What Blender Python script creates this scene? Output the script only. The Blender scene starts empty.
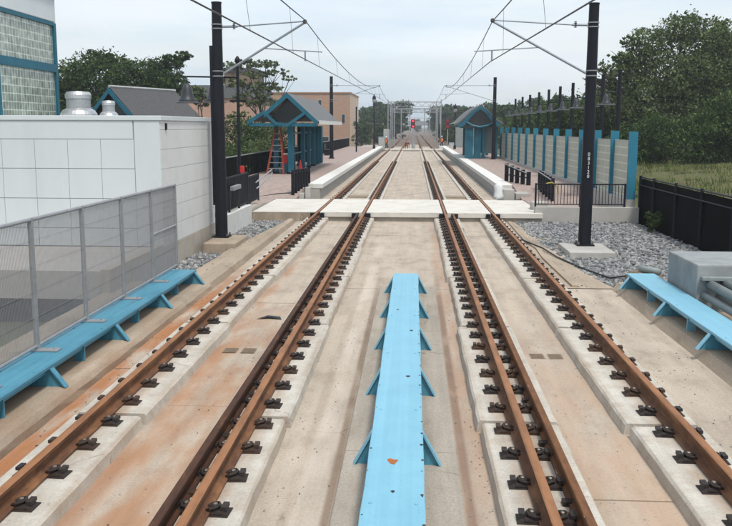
import bpy, bmesh, math, random
import numpy as np
from mathutils import Vector, Matrix
random.seed(7); rng = np.random.default_rng(7)
R = math.radians
S = bpy.context.scene
C = S.collection

# ---------------------------------------------------------------- camera
cam_d = bpy.data.cameras.new('camera'); cam = bpy.data.objects.new('camera', cam_d); C.objects.link(cam)
cam_d.sensor_width = 36.0; cam_d.lens = 870.0 / 732.0 * 36.0
cam_d.clip_start = 0.05; cam_d.clip_end = 6000
yaw, pitch, roll = R(3.097), R(8.885), R(0.15)
fw = Vector((-math.sin(yaw)*math.cos(pitch), math.cos(yaw)*math.cos(pitch), -math.sin(pitch)))
rt = Vector((math.cos(yaw), math.sin(yaw), 0)); up = rt.cross(fw)
rt2 = rt*math.cos(roll) + up*math.sin(roll); up2 = up*math.cos(roll) - rt*math.sin(roll)
M = Matrix((rt2, up2, -fw)).transposed().to_4x4(); M.translation = Vector((0, 0, 3.0))
cam.matrix_world = M
S.camera = cam

# ---------------------------------------------------------------- light
SUN_EL, SUN_AZ = R(62), R(150)       # azimuth clockwise from +Y: high, behind and to the right of the camera
W = bpy.data.worlds.new('World'); S.world = W; W.use_nodes = True
nt = W.node_tree; nt.nodes.clear()
out = nt.nodes.new('ShaderNodeOutputWorld'); bg = nt.nodes.new('ShaderNodeBackground')
sky = nt.nodes.new('ShaderNodeTexSky'); sky.sky_type = 'NISHITA'; sky.sun_disc = False
sky.sun_elevation = SUN_EL; sky.sun_rotation = SUN_AZ; sky.air_density = 1.3; sky.dust_density = 3.0
veil = nt.nodes.new('ShaderNodeMixRGB'); cl = nt.nodes.new('ShaderNodeMixRGB'); cl.inputs[1].default_value = (5.6, 6.7, 7.8, 1); cl.inputs[2].default_value = (7.4, 7.9, 8.3, 1)
tc = nt.nodes.new('ShaderNodeTexCoord'); mp = nt.nodes.new('ShaderNodeMapping'); mp.inputs['Scale'].default_value = (1.5, 1.5, 7)
cn = nt.nodes.new('ShaderNodeTexNoise'); cn.inputs['Scale'].default_value = 2.2; cn.inputs['Detail'].default_value = 7
mr = nt.nodes.new('ShaderNodeMapRange'); mr.inputs[1].default_value = .3; mr.inputs[2].default_value = .7
mr.inputs[3].default_value = .68; mr.inputs[4].default_value = .90
nt.links.new(tc.outputs['Generated'], mp.inputs['Vector']); nt.links.new(mp.outputs[0], cn.inputs['Vector'])
cn2 = nt.nodes.new('ShaderNodeTexNoise'); cn2.inputs['Scale'].default_value = 1.3; cn2.inputs['Detail'].default_value = 8; cn2.inputs['Roughness'].default_value = .6
mp2 = nt.nodes.new('ShaderNodeMapping'); mp2.inputs['Scale'].default_value = (1.6, 1.6, 13); mp2.inputs['Location'].default_value = (2.3, .4, 1.1); nt.links.new(tc.outputs['Generated'], mp2.inputs['Vector']); nt.links.new(mp2.outputs[0], cn2.inputs['Vector'])
mr2 = nt.nodes.new('ShaderNodeMapRange'); mr2.inputs[1].default_value = .34; mr2.inputs[2].default_value = .62; nt.links.new(cn2.outputs[0], mr2.inputs[0]); nt.links.new(mr2.outputs[0], cl.inputs[0]); nt.links.new(cl.outputs[0], veil.inputs[2])
nt.links.new(cn.outputs[0], mr.inputs[0]); nt.links.new(mr.outputs[0], veil.inputs[0])
nt.links.new(sky.outputs[0], veil.inputs[1]); nt.links.new(veil.outputs[0], bg.inputs[0])
bg.inputs[1].default_value = 0.10
nt.links.new(bg.outputs[0], out.inputs[0])
sl = bpy.data.lights.new('sun', 'SUN'); sl.energy = 2.0; sl.angle = R(10); sl.color = (1, .945, .86)
so = bpy.data.objects.new('sun', sl); C.objects.link(so)
sd = Vector((math.sin(SUN_AZ)*math.cos(SUN_EL), math.cos(SUN_AZ)*math.cos(SUN_EL), math.sin(SUN_EL)))
so.rotation_euler = sd.to_track_quat('Z', 'Y').to_euler(); so.location = (0, 0, 60)
S.view_settings.view_transform = 'Standard'; S.view_settings.look = 'None'
S.view_settings.exposure = 0.44; S.view_settings.gamma = 1; S.view_settings.use_curve_mapping = False

# ---------------------------------------------------------------- materials
def mat(name, col, col2=None, rough=.8, scale=4, detail=6, bump=.15, bscale=60, stretch=(1, 1, 1), metal=0,
        dirt=None, dirt_scale=1.2, dirt_lo=.52, dirt_hi=.72, dirt_amt=1.0, spec=.3, speck=0.0):
    m = bpy.data.materials.new(name); m.use_nodes = True; t = m.node_tree; N = t.nodes; L = t.links
    p = N['Principled BSDF']; p.inputs['Roughness'].default_value = rough; p.inputs['Metallic'].default_value = metal
    p.inputs['Specular IOR Level'].default_value = spec
    g = N.new('ShaderNodeNewGeometry'); tc = N.new('ShaderNodeTexCoord'); mp = N.new('ShaderNodeMapping'); mp.inputs['Scale'].default_value = stretch
    L.new(tc.outputs['Object'], mp.inputs[0])
    n = N.new('ShaderNodeTexNoise'); n.inputs['Scale'].default_value = scale; n.inputs['Detail'].default_value = detail; n.inputs['Roughness'].default_value = .65
    L.new(mp.outputs[0], n.inputs['Vector'])
    r = N.new('ShaderNodeMapRange'); r.inputs[1].default_value = .32; r.inputs[2].default_value = .68; L.new(n.outputs[0], r.inputs[0])
    mx = N.new('ShaderNodeMixRGB'); L.new(r.outputs[0], mx.inputs[0])
    c2 = col2 if col2 else tuple(c*.8 for c in col)
    mx.inputs[1].default_value = (*col, 1); mx.inputs[2].default_value = (*c2, 1); cur = mx.outputs[0]
    if speck:
        n3 = N.new('ShaderNodeTexNoise'); n3.inputs['Scale'].default_value = 45; n3.inputs['Detail'].default_value = 3; L.new(tc.outputs['Object'], n3.inputs['Vector'])
        r3 = N.new('ShaderNodeMapRange'); r3.inputs[1].default_value = .3; r3.inputs[2].default_value = .7; r3.inputs[3].default_value = 1-speck; r3.inputs[4].default_value = 1+speck
        L.new(n3.outputs[0], r3.inputs[0])
        mm = N.new('ShaderNodeVectorMath'); mm.operation = 'SCALE'; L.new(cur, mm.inputs[0]); L.new(r3.outputs[0], mm.inputs['Scale']); cur = mm.outputs[0]
    if dirt:
        n2 = N.new('ShaderNodeTexNoise'); n2.inputs['Scale'].default_value = dirt_scale; n2.inputs['Detail'].default_value = 8; n2.inputs['Roughness'].default_value = .7
        L.new(mp.outputs[0], n2.inputs['Vector'])
        r2 = N.new('ShaderNodeMapRange'); r2.inputs[1].default_value = dirt_lo; r2.inputs[2].default_value = dirt_hi; r2.inputs[4].default_value = dirt_amt
        L.new(n2.outputs[0], r2.inputs[0])
        m2 = N.new('ShaderNodeMixRGB'); L.new(r2.outputs[0], m2.inputs[0]); L.new(cur, m2.inputs[1]); m2.inputs[2].default_value = (*dirt, 1); cur = m2.outputs[0]
    L.new(cur, p.inputs['Base Color'])
    if bump:
        nb = N.new('ShaderNodeTexNoise'); nb.inputs['Scale'].default_value = bscale; nb.inputs['Detail'].default_value = 4; L.new(tc.outputs['Object'], nb.inputs['Vector'])
        b = N.new('ShaderNodeBump'); b.inputs['Strength'].default_value = bump; b.inputs['Distance'].default_value = .02; L.new(nb.outputs[0], b.inputs['Height']); L.new(b.outputs[0], p.inputs['Normal'])
    m['cur'] = ''
    return m

def add_stain(m, x0, x1, y0, y1, col, amt=.8, soft=.12, seed=0., lo=.38, hi=.66):
    """rust / dirt stain of its own shape, confined to a strip of the deck"""
    t = m.node_tree; N = t.nodes; L = t.links; p = N['Principled BSDF']; src = p.inputs['Base Color'].links[0].from_socket
    tc = N.new('ShaderNodeTexCoord'); sp = N.new('ShaderNodeSeparateXYZ'); L.new(tc.outputs['Object'], sp.inputs[0])
    wn = N.new('ShaderNodeTexNoise'); wn.inputs['Scale'].default_value = 1.8; wn.inputs['Detail'].default_value = 5
    mp = N.new('ShaderNodeMapping'); mp.inputs['Scale'].default_value = (1.6, .45, 1); mp.inputs['Location'].default_value = (seed, seed, 0)
    L.new(tc.outputs['Object'], mp.inputs[0]); L.new(mp.outputs[0], wn.inputs['Vector'])
    def rg(sock, a, b):
        r = N.new('ShaderNodeMapRange'); r.interpolation_type = 'SMOOTHSTEP'; r.inputs[1].default_value = a; r.inputs[2].default_value = b; L.new(sock, r.inputs[0]); return r.outputs[0]
    def mul(a, b):
        q = N.new('ShaderNodeMath'); q.operation = 'MULTIPLY'; L.new(a, q.inputs[0])
        if isinstance(b, float): q.inputs[1].default_value = b
        else: L.new(b, q.inputs[1])
        return q.outputs[0]
    f = mul(rg(sp.outputs[0], x0-soft, x0+soft), rg(sp.outputs[0], x1+soft, x1-soft))
    f = mul(f, rg(sp.outputs[1], y0-1, y0+1)); f = mul(f, rg(sp.outputs[1], y1+3, y1-3))
    f = mul(f, rg(wn.outputs[0], lo, hi)); f = mul(f, float(amt))
    mx = N.new('ShaderNodeMixRGB'); L.new(f, mx.inputs[0]); L.new(src, mx.inputs[1]); mx.inputs[2].default_value = (*col, 1)
    L.new(mx.outputs[0], p.inputs['Base Color'])

def add_wear(m, streak=.11, crack=.38, sx=5.0, seed=0., pore=.25):
    t = m.node_tree; N = t.nodes; L = t.links; p = N['Principled BSDF']; src = p.inputs['Base Color'].links[0].from_socket
    tc = N.new('ShaderNodeTexCoord')
    def noise(scale, mscale, det=6, rough=.6):
        mp = N.new('ShaderNodeMapping'); mp.inputs['Scale'].default_value = mscale; mp.inputs['Location'].default_value = (seed, seed*.7, 0); L.new(tc.outputs['Object'], mp.inputs[0])
        n = N.new('ShaderNodeTexNoise'); n.inputs['Scale'].default_value = scale; n.inputs['Detail'].default_value = det; n.inputs['Roughness'].default_value = rough; L.new(mp.outputs[0], n.inputs['Vector']); return n.outputs[0]
    def rg(sock, a, b, c=0., d=1.):
        r = N.new('ShaderNodeMapRange'); r.inputs[1].default_value = a; r.inputs[2].default_value = b; r.inputs[3].default_value = c; r.inputs[4].default_value = d; L.new(sock, r.inputs[0]); return r.outputs[0]
    def scale(col, f):
        q = N.new('ShaderNodeVectorMath'); q.operation = 'SCALE'; L.new(col, q.inputs[0]); L.new(f, q.inputs['Scale']); return q.outputs[0]
    c = scale(src, rg(noise(1.0, (sx, .22, 1), 7), .3, .7, 1-streak, 1+streak))
    c = scale(c, rg(noise(30, (1, 1, 1), 2, .5), .62, .75, 1., 1-pore))
    c = scale(c, rg(noise(130, (1, 1, 1), 2, .6), .3, .7, .92, 1.08))
    v = N.new('ShaderNodeTexVoronoi'); v.feature = 'DISTANCE_TO_EDGE'; v.inputs['Scale'].default_value = .55
    nn = N.new('ShaderNodeTexNoise'); nn.inputs['Scale'].default_value = 2.5; nn.inputs['Detail'].default_value = 8; L.new(tc.outputs['Object'], nn.inputs['Vector'])
    ad = N.new('ShaderNodeVectorMath'); ad.operation = 'MULTIPLY_ADD'; L.new(nn.outputs['Color'], ad.inputs[0]); ad.inputs[1].default_value = (.5, .5, .5); L.new(tc.outputs['Object'], ad.inputs[2]); L.new(ad.outputs[0], v.inputs['Vector'])
    ck = rg(v.outputs['Distance'], .0015, .006, 1., 0.); mk = rg(noise(.8, (1, 1, 1), 3), .57, .62)
    mu = N.new('ShaderNodeMath'); mu.operation = 'MULTIPLY'; L.new(ck, mu.inputs[0]); L.new(mk, mu.inputs[1])
    c = scale(c, rg(mu.outputs[0], 0, 1, 1., 1-crack))
    L.new(c, p.inputs['Base Color'])
deck_m = mat('deck_concrete', (.475, .405, .33), (.375, .315, .255), rough=.9, scale=1.1, detail=9, stretch=(1, .5, 1), dirt=(.24, .19, .15), dirt_scale=2.2, dirt_lo=.5, dirt_hi=.85, dirt_amt=.8, speck=.12, bump=.1)
add_stain(deck_m, -3.75, -3.28, 2, 17, (.38, .165, .07), .95, .08, 3.1, .3, .55)
add_stain(deck_m, -2.75, -1.9, 2, 13, (.36, .19, .10), .85, .15, 8.7, .30, .68)
add_stain(deck_m, 1.3, 2.2, 2, 10, (.38, .25, .16), .6, .15, 18.7, .32, .66)
add_stain(deck_m, -2.75, -2.5, 2, 20, (.34, .17, .09), .6, .1, 1.7, .3, .6)
add_stain(deck_m, .45, .72, 2, 26, (.40, .25, .17), .6, .08, 5.2, .3, .6)
add_stain(deck_m, 1.35, 2.15, 2, 14, (.42, .30, .22), .5, .1, 15.2, .35, .6)
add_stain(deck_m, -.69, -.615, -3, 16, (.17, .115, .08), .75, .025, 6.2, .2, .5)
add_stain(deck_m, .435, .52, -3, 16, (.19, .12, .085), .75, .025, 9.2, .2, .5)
add_stain(deck_m, -1.02, -.93, -3, 16, (.24, .17, .12), .3, .03, 4.2, .3, .6)
add_stain(deck_m, -.93, -.72, -3, 22, (.55, .48, .41), .6, .05, 4.9, .3, .6)
add_wear(deck_m)
plinth_m = mat('plinth_concrete', (.55, .52, .465), (.43, .39, .335), rough=.85, scale=3, detail=8, dirt=(.34, .25, .18), dirt_scale=3.5, dirt_lo=.5, dirt_hi=.78, dirt_amt=.7, speck=.08, bump=.08)
for xr in (-3.07, -1.57, 1.02, 2.54): add_stain(plinth_m, xr-.17, xr+.17, -3, 28, (.30, .17, .09), .5, .09, xr*3, .35, .65)
for xe in (-2.72, -1.25, .71, 2.14): add_stain(plinth_m, xe-.03, xe+.03, -3, 28, (.33, .23, .15), .45, .03, xe*5, .3, .6)
add_wear(plinth_m, .1, .4, 9, 2.)
kerb_m = mat('kerb_concrete', (.42, .34, .26), (.31, .25, .19), rough=.9, scale=1.6, detail=9, stretch=(1, .35, 1), dirt=(.22, .165, .12), dirt_scale=1.8, dirt_amt=.7, speck=.12)
add_stain(kerb_m, -4.5, -3.6, 2, 13, (.30, .19, .12), .6, .1, 2.2, .4, .65)
add_wear(kerb_m, .12, .5, 5, 3.)
ped_m = mat('pedestal_concrete', (.40, .355, .30), (.31, .27, .225), rough=.9, scale=1.5, detail=9, stretch=(1, .4, 1), dirt=(.22, .165, .12), dirt_scale=2.5, dirt_amt=.6, speck=.12)
add_wear(ped_m, .12, .5, 6, 4.)
cross_m = mat('crossing_concrete', (.66, .635, .58), (.56, .53, .48), rough=.85, scale=2, detail=8, dirt=(.42, .38, .33), dirt_scale=2, dirt_lo=.55, dirt_hi=.8, dirt_amt=.6, speck=.06)
crossd_m = mat('weathered_concrete', (.36, .33, .285), (.26, .24, .205), rough=.9, scale=3, detail=8, speck=.1)
conc_m = mat('grey_concrete', (.46, .44, .41), (.37, .355, .33), rough=.9, scale=1.5, detail=8, dirt=(.3, .27, .23), dirt_scale=2, dirt_amt=.5, speck=.07)
coping_m = mat('coping_concrete', (.72, .71, .68), (.62, .605, .57), rough=.8, scale=2, detail=6, speck=.05)
beige_m = mat('beige_concrete', (.48, .43, .36), (.40, .355, .30), rough=.9, scale=2, detail=7, dirt=(.3, .25, .2), dirt_scale=1.5, dirt_amt=.5, speck=.06)
rail_m = mat('rusty_rail', (.185, .080, .036), (.075, .036, .022), rough=.75, scale=6, detail=8, stretch=(2, .6, 2), dirt=(.36, .17, .07), dirt_scale=2, dirt_lo=.5, dirt_hi=.75, dirt_amt=.8, bump=.2, bscale=90)
guard_m = mat('dark_rusty_rail', (.040, .020, .014), (.085, .036, .018), rough=.8, scale=8, detail=8, stretch=(2, .5, 2), dirt=(.2, .09, .035), dirt_scale=3, dirt_lo=.55, dirt_hi=.7, dirt_amt=.8, bump=.2)
head_m = mat('rust_running_band', (.34, .155, .068), (.20, .09, .04), rough=.6, scale=5, stretch=(2, .5, 2), dirt=(.16, .07, .035), dirt_scale=3, dirt_lo=.55, dirt_hi=.75, dirt_amt=.7, bump=.1)
fast_m = mat('fastener_iron', (.022, .018, .018), (.045, .032, .026), rough=.6, scale=20, detail=4, dirt=(.09, .04, .02), dirt_scale=14, dirt_lo=.6, dirt_hi=.7, dirt_amt=.7)
t_ = fast_m.node_tree; oi = t_.nodes.new('ShaderNodeObjectInfo'); src_ = t_.nodes['Principled BSDF'].inputs['Base Color'].links[0].from_socket
mr_ = t_.nodes.new('ShaderNodeMapRange'); mr_.inputs[1].default_value = .55; mr_.inputs[2].default_value = 1; mr_.inputs[4].default_value = .8; t_.links.new(oi.outputs['Random'], mr_.inputs[0])
mx_ = t_.nodes.new('ShaderNodeMixRGB'); mx_.inputs[2].default_value = (.075, .038, .022, 1); t_.links.new(mr_.outputs[0], mx_.inputs[0]); t_.links.new(src_, mx_.inputs[1]); t_.links.new(mx_.outputs[0], t_.nodes['Principled BSDF'].inputs['Base Color'])
bolt_m = mat('bolt_steel', (.24, .20, .17), rough=.5, metal=.6)
blue_m = mat('light_blue_paint', (.205, .45, .575), (.175, .405, .535), rough=.45, scale=2.5, detail=7, dirt=(.12, .33, .46), dirt_scale=3, dirt_lo=.6, dirt_hi=.8, dirt_amt=.5, bump=.05, spec=.4)
bluet_m = mat('weathered_and_shaded_blue_paint', (.085, .29, .40), (.06, .23, .33), rough=.45, scale=2.5, detail=8, stretch=(2, .5, 1), dirt=(.045, .18, .26), dirt_scale=2.5, dirt_lo=.5, dirt_hi=.8, dirt_amt=.6, bump=.05, spec=.4)  # worn paint of the left cover; also painted-in shade for the bracket webs
def add_chips(m, scale, thr):
    t = m.node_tree; N = t.nodes; L = t.links; p = N['Principled BSDF']; src = p.inputs['Base Color'].links[0].from_socket
    tc = N.new('ShaderNodeTexCoord'); n = N.new('ShaderNodeTexNoise'); n.inputs['Scale'].default_value = scale; n.inputs['Detail'].default_value = 5; n.inputs['Roughness'].default_value = .6
    L.new(tc.outputs['Object'], n.inputs['Vector'])
    r = N.new('ShaderNodeMapRange'); r.inputs[1].default_value = thr; r.inputs[2].default_value = thr+.012; L.new(n.outputs[0], r.inputs[0])
    mx = N.new('ShaderNodeMixRGB'); L.new(r.outputs[0], mx.inputs[0]); L.new(src, mx.inputs[1]); mx.inputs[2].default_value = (.13, .12, .10, 1); L.new(mx.outputs[0], p.inputs['Base Color'])
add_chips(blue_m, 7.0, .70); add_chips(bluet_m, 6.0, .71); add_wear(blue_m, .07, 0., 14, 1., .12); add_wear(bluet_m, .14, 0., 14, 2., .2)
teal_m = mat('teal_blue_paint', (.018, .13, .19), (.012, .10, .15), rough=.5, scale=3, bump=.03)
rust_m = mat('bare_rust', (.42, .13, .03), (.3, .1, .03), rough=.8, scale=20)
galv_m = mat('galvanised_steel', (.36, .37, .385), (.29, .30, .31), rough=.5, metal=.35, scale=8, bump=.03)
mesh_m = mat('mesh_wire', (.25, .25, .258), (.21, .21, .216), rough=.6, scale=8, bump=0)
gwire_m = mat('grey_tube', (.30, .34, .38), rough=.45, metal=.3, bump=0)
wire_m = mat('dark_wire', (.10, .10, .105), rough=.6, bump=0)
black_m = mat('black_paint', (.007, .008, .013), (.011, .012, .018), rough=.5, scale=5, bump=.03, spec=.22)
bmesh_m = mat('black_mesh', (.0025, .0028, .0035), rough=.9, bump=0, spec=.08)
panel_m = mat('white_metal_panel', (.64, .68, .69), (.595, .635, .645), rough=.5, stretch=(1, 1, .3), dirt=(.5, .53, .53), dirt_scale=1.0, dirt_lo=.5, dirt_hi=.8, dirt_amt=.5, scale=.8, detail=5, bump=.02)
block_m = mat('white_block', (.70, .70, .685), (.65, .65, .635), rough=.75, scale=1.2, detail=6, dirt=(.5, .49, .46), dirt_scale=1.5, dirt_amt=.4)
joint_m = mat('panel_joint', (.34, .36, .37), rough=.8, bump=0)
alum_m = mat('spun_aluminium', (.58, .59, .60), (.48, .49, .5), rough=.35, metal=.7, scale=5, bump=.02)
shingle_m = mat('grey_shingles', (.10, .098, .10), (.075, .073, .077), rough=.9, scale=6, detail=8, speck=.15)
shingle2_m = mat('pale_grey_roof', (.17, .175, .18), (.13, .135, .14), rough=.85, scale=6, detail=8, speck=.15)
ridge_m = mat('pale_roof_trim', (.42, .43, .42), rough=.6)
paver_m = mat('brick_pavers', (.34, .245, .205), (.27, .19, .165), rough=.9, scale=3, detail=9, dirt=(.38, .33, .3), dirt_scale=.6, dirt_amt=.5, speck=.12)
asph_m = mat('asphalt', (.045, .046, .05), (.03, .031, .034), rough=.95, scale=1, detail=8, speck=.2)
side_m = mat('sidewalk_concrete', (.50, .475, .45), (.43, .405, .385), rough=.9, scale=1, detail=8, speck=.05)
boxc_m = mat('cast_grey_concrete', (.31, .325, .33), (.205, .225, .23), rough=.8, scale=2.4, detail=8, dirt=(.33, .355, .36), dirt_scale=3, dirt_amt=.6, speck=.05, bump=.1)
pipe_m = mat('grey_conduit', (.27, .305, .305), (.22, .25, .25), rough=.5, scale=4, dirt=(.2, .18, .15), dirt_scale=4, dirt_amt=.4, bump=.04)
brick_m = mat('tan_brick', (.42, .255, .17), (.36, .22, .15), rough=.9, scale=2, speck=.06)
brickl_m = mat('pale_tan_brick', (.62, .47, .35), (.56, .42, .32), rough=.9, scale=2)
pink_m = mat('pink_stucco', (.56, .36, .28), (.50, .32, .25), rough=.9, scale=1.5, dirt=(.4, .27, .22), dirt_scale=.7, dirt_amt=.5)
darkglass_m = mat('dark_window', (.03, .035, .04), rough=.2, bump=0, spec=.5)
orange_m = mat('orange_fibreglass', (.26, .045, .02), rough=.6)
red_m = mat('red_plastic', (.55, .04, .035), rough=.5)
vest_m = mat('orange_vest', (.8, .20, .04), rough=.7)
denim_m = mat('dark_trousers', (.035, .045, .07), rough=.8)
skin_m = mat('skin', (.45, .27, .19), rough=.6)
white_m = mat('white_plastic', (.72, .74, .73), (.62, .64, .63), rough=.5, scale=12)
burlap_m = mat('brown_burlap', (.24, .18, .13), (.17, .125, .09), rough=.95, scale=12)
bark_m = mat('bark', (.10, .08, .065), (.065, .052, .042), rough=.95, scale=8, stretch=(3, 3, .6))
frost_m = mat('bell_shade_metal', (.022, .025, .03), (.035, .038, .043), rough=.45, scale=5, spec=.4)
rim_m = mat('translucent_rim', (.13, .14, .155), rough=.4)
wood_m = mat('wood_mat', (.34, .29, .22), (.26, .21, .16), rough=.9, scale=4, stretch=(1, 6, 1))
grass_m = mat('grass', (.075, .09, .026), (.12, .11, .045), rough=.95, scale=1.2, detail=8, dirt=(.13, .105, .065), dirt_scale=.5, dirt_lo=.5, dirt_hi=.62, dirt_amt=.6)
dirt_m = mat('dry_ground', (.12, .11, .07), (.085, .09, .05), rough=.95, scale=.15, detail=10)
ballast_m = mat('ballast_bed', (.17, .165, .16), (.11, .108, .105), rough=.95, scale=14, detail=5, bump=.6, bscale=18, speck=.25)
rustbed_m = mat('rusty_ballast', (.20, .15, .12), (.14, .105, .085), rough=.95, scale=5, detail=8, speck=.2)
scr_m = mat('beige_screen_panel', (.40, .40, .345), (.34, .345, .30), rough=.5, scale=2)

stone_m = bpy.data.materials.new('ballast_stone'); stone_m.use_nodes = True
t = stone_m.node_tree; g = t.nodes.new('ShaderNodeNewGeometry'); cr = t.nodes.new('ShaderNodeValToRGB')
cr.color_ramp.elements[0].color = (.10, .105, .11, 1); cr.color_ramp.elements[1].color = (.36, .355, .345, 1)
e = cr.color_ramp.elements.new(.5); e.color = (.20, .205, .21, 1)
t.links.new(g.outputs['Random Per Island'], cr.inputs[0]); t.links.new(cr.outputs[0], t.nodes['Principled BSDF'].inputs['Base Color']); t.nodes['Principled BSDF'].inputs['Roughness'].default_value = .9

def leafmat(name, a, b, c):
    m = bpy.data.materials.new(name); m.use_nodes = True; t = m.node_tree; N = t.nodes; L = t.links; p = N['Principled BSDF']
    g = N.new('ShaderNodeNewGeometry'); cr = N.new('ShaderNodeValToRGB'); L.new(g.outputs['Random Per Island'], cr.inputs[0])
    cr.color_ramp.elements[0].color = (*a, 1); cr.color_ramp.elements[1].color = (*c, 1); e = cr.color_ramp.elements.new(.55); e.color = (*b, 1)
    tc = N.new('ShaderNodeTexCoord'); n = N.new('ShaderNodeTexNoise'); n.inputs['Scale'].default_value = .8; n.inputs['Detail'].default_value = 3; L.new(tc.outputs['Object'], n.inputs['Vector'])
    r = N.new('ShaderNodeMapRange'); r.inputs[1].default_value = .35; r.inputs[2].default_value = .65; r.inputs[3].default_value = .6; r.inputs[4].default_value = 1.7; L.new(n.outputs[0], r.inputs[0])
    mm = N.new('ShaderNodeVectorMath'); mm.operation = 'SCALE'; L.new(cr.outputs[0], mm.inputs[0]); L.new(r.outputs[0], mm.inputs['Scale']); L.new(mm.outputs[0], p.inputs['Base Color'])
    p.inputs['Roughness'].default_value = .65; p.inputs['Specular IOR Level'].default_value = .2
    tr = N.new('ShaderNodeBsdfTranslucent'); L.new(mm.outputs[0], tr.inputs[0]); ms = N.new('ShaderNodeMixShader'); ms.inputs[0].default_value = .25
    L.new(p.outputs[0], ms.inputs[1]); L.new(tr.outputs[0], ms.inputs[2]); L.new(ms.outputs[0], N['Material Output'].inputs[0]); return m
leaf_dark = leafmat('leaf_dark', (.022, .042, .012), (.042, .074, .02), (.08, .12, .036))
leaf_mid = leafmat('leaf_mid', (.030, .054, .014), (.056, .092, .026), (.11, .145, .048))
leaf_olive = leafmat('leaf_olive', (.045, .066, .022), (.085, .118, .042), (.17, .20, .095))
leaf_far = leafmat('leaf_far', (.028, .052, .022), (.05, .082, .034), (.085, .12, .05))

def brickwork(name, c1, c2, mortar, bw, bh, ms=.02, axes='XZ', rough=.5, offset=0.0, noise=.0):
    m = bpy.data.materials.new(name); m.use_nodes = True; t = m.node_tree; N = t.nodes; L = t.links; p = N['Principled BSDF']; p.inputs['Roughness'].default_value = rough
    tc = N.new('ShaderNodeTexCoord'); s = N.new('ShaderNodeSeparateXYZ'); L.new(tc.outputs['Object'], s.inputs[0]); cb = N.new('ShaderNodeCombineXYZ')
    L.new(s.outputs['XYZ'.index(axes[0])], cb.inputs[0]); L.new(s.outputs['XYZ'.index(axes[1])], cb.inputs[1])
    b = N.new('ShaderNodeTexBrick'); b.offset = offset; b.inputs['Scale'].default_value = 1; b.inputs['Brick Width'].default_value = bw; b.inputs['Row Height'].default_value = bh
    b.inputs['Mortar Size'].default_value = ms; b.inputs['Mortar Smooth'].default_value = .2; b.inputs['Color1'].default_value = (*c1, 1); b.inputs['Color2'].default_value = (*c2, 1); b.inputs['Mortar'].default_value = (*mortar, 1)
    L.new(cb.outputs[0], b.inputs['Vector'])
    n = N.new('ShaderNodeTexNoise'); n.inputs['Scale'].default_value = 5; n.inputs['Detail'].default_value = 6; L.new(tc.outputs['Object'], n.inputs['Vector'])
    r = N.new('ShaderNodeMapRange'); r.inputs[1].default_value = .3; r.inputs[2].default_value = .7; r.inputs[3].default_value = 1-noise; r.inputs[4].default_value = 1+noise; L.new(n.outputs[0], r.inputs[0])
    mm = N.new('ShaderNodeVectorMath'); mm.operation = 'SCALE'; L.new(b.outputs[0], mm.inputs[0]); L.new(r.outputs[0], mm.inputs['Scale']); L.new(mm.outputs[0], p.inputs['Base Color'])
    return m
post_blue_m = mat('screen_blue_paint', (.028, .19, .285), (.02, .155, .235), rough=.5, scale=3, bump=.03)
glassblock_m = brickwork('glass_block', (.17, .21, .18), (.33, .37, .32), (.52, .56, .50), .15, .2, .014, 'YZ', .18, 0, .35)
pavers_m = brickwork('platform_pavers', (.36, .27, .235), (.30, .225, .20), (.33, .27, .24), .2, .1, .01, 'XY', .9, .5, .18)
screen_m = brickwork('louvred_screen', (.43, .45, .365), (.39, .41, .33), (.60, .61, .52), 5.0, .26, .022, 'YZ', .4, 0, .1)
bricks_m = brickwork('tan_brick_wall', (.42, .255, .17), (.37, .225, .155), (.40, .27, .2), .6, .2, .02, 'XZ', .9, .5, .1)

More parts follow.
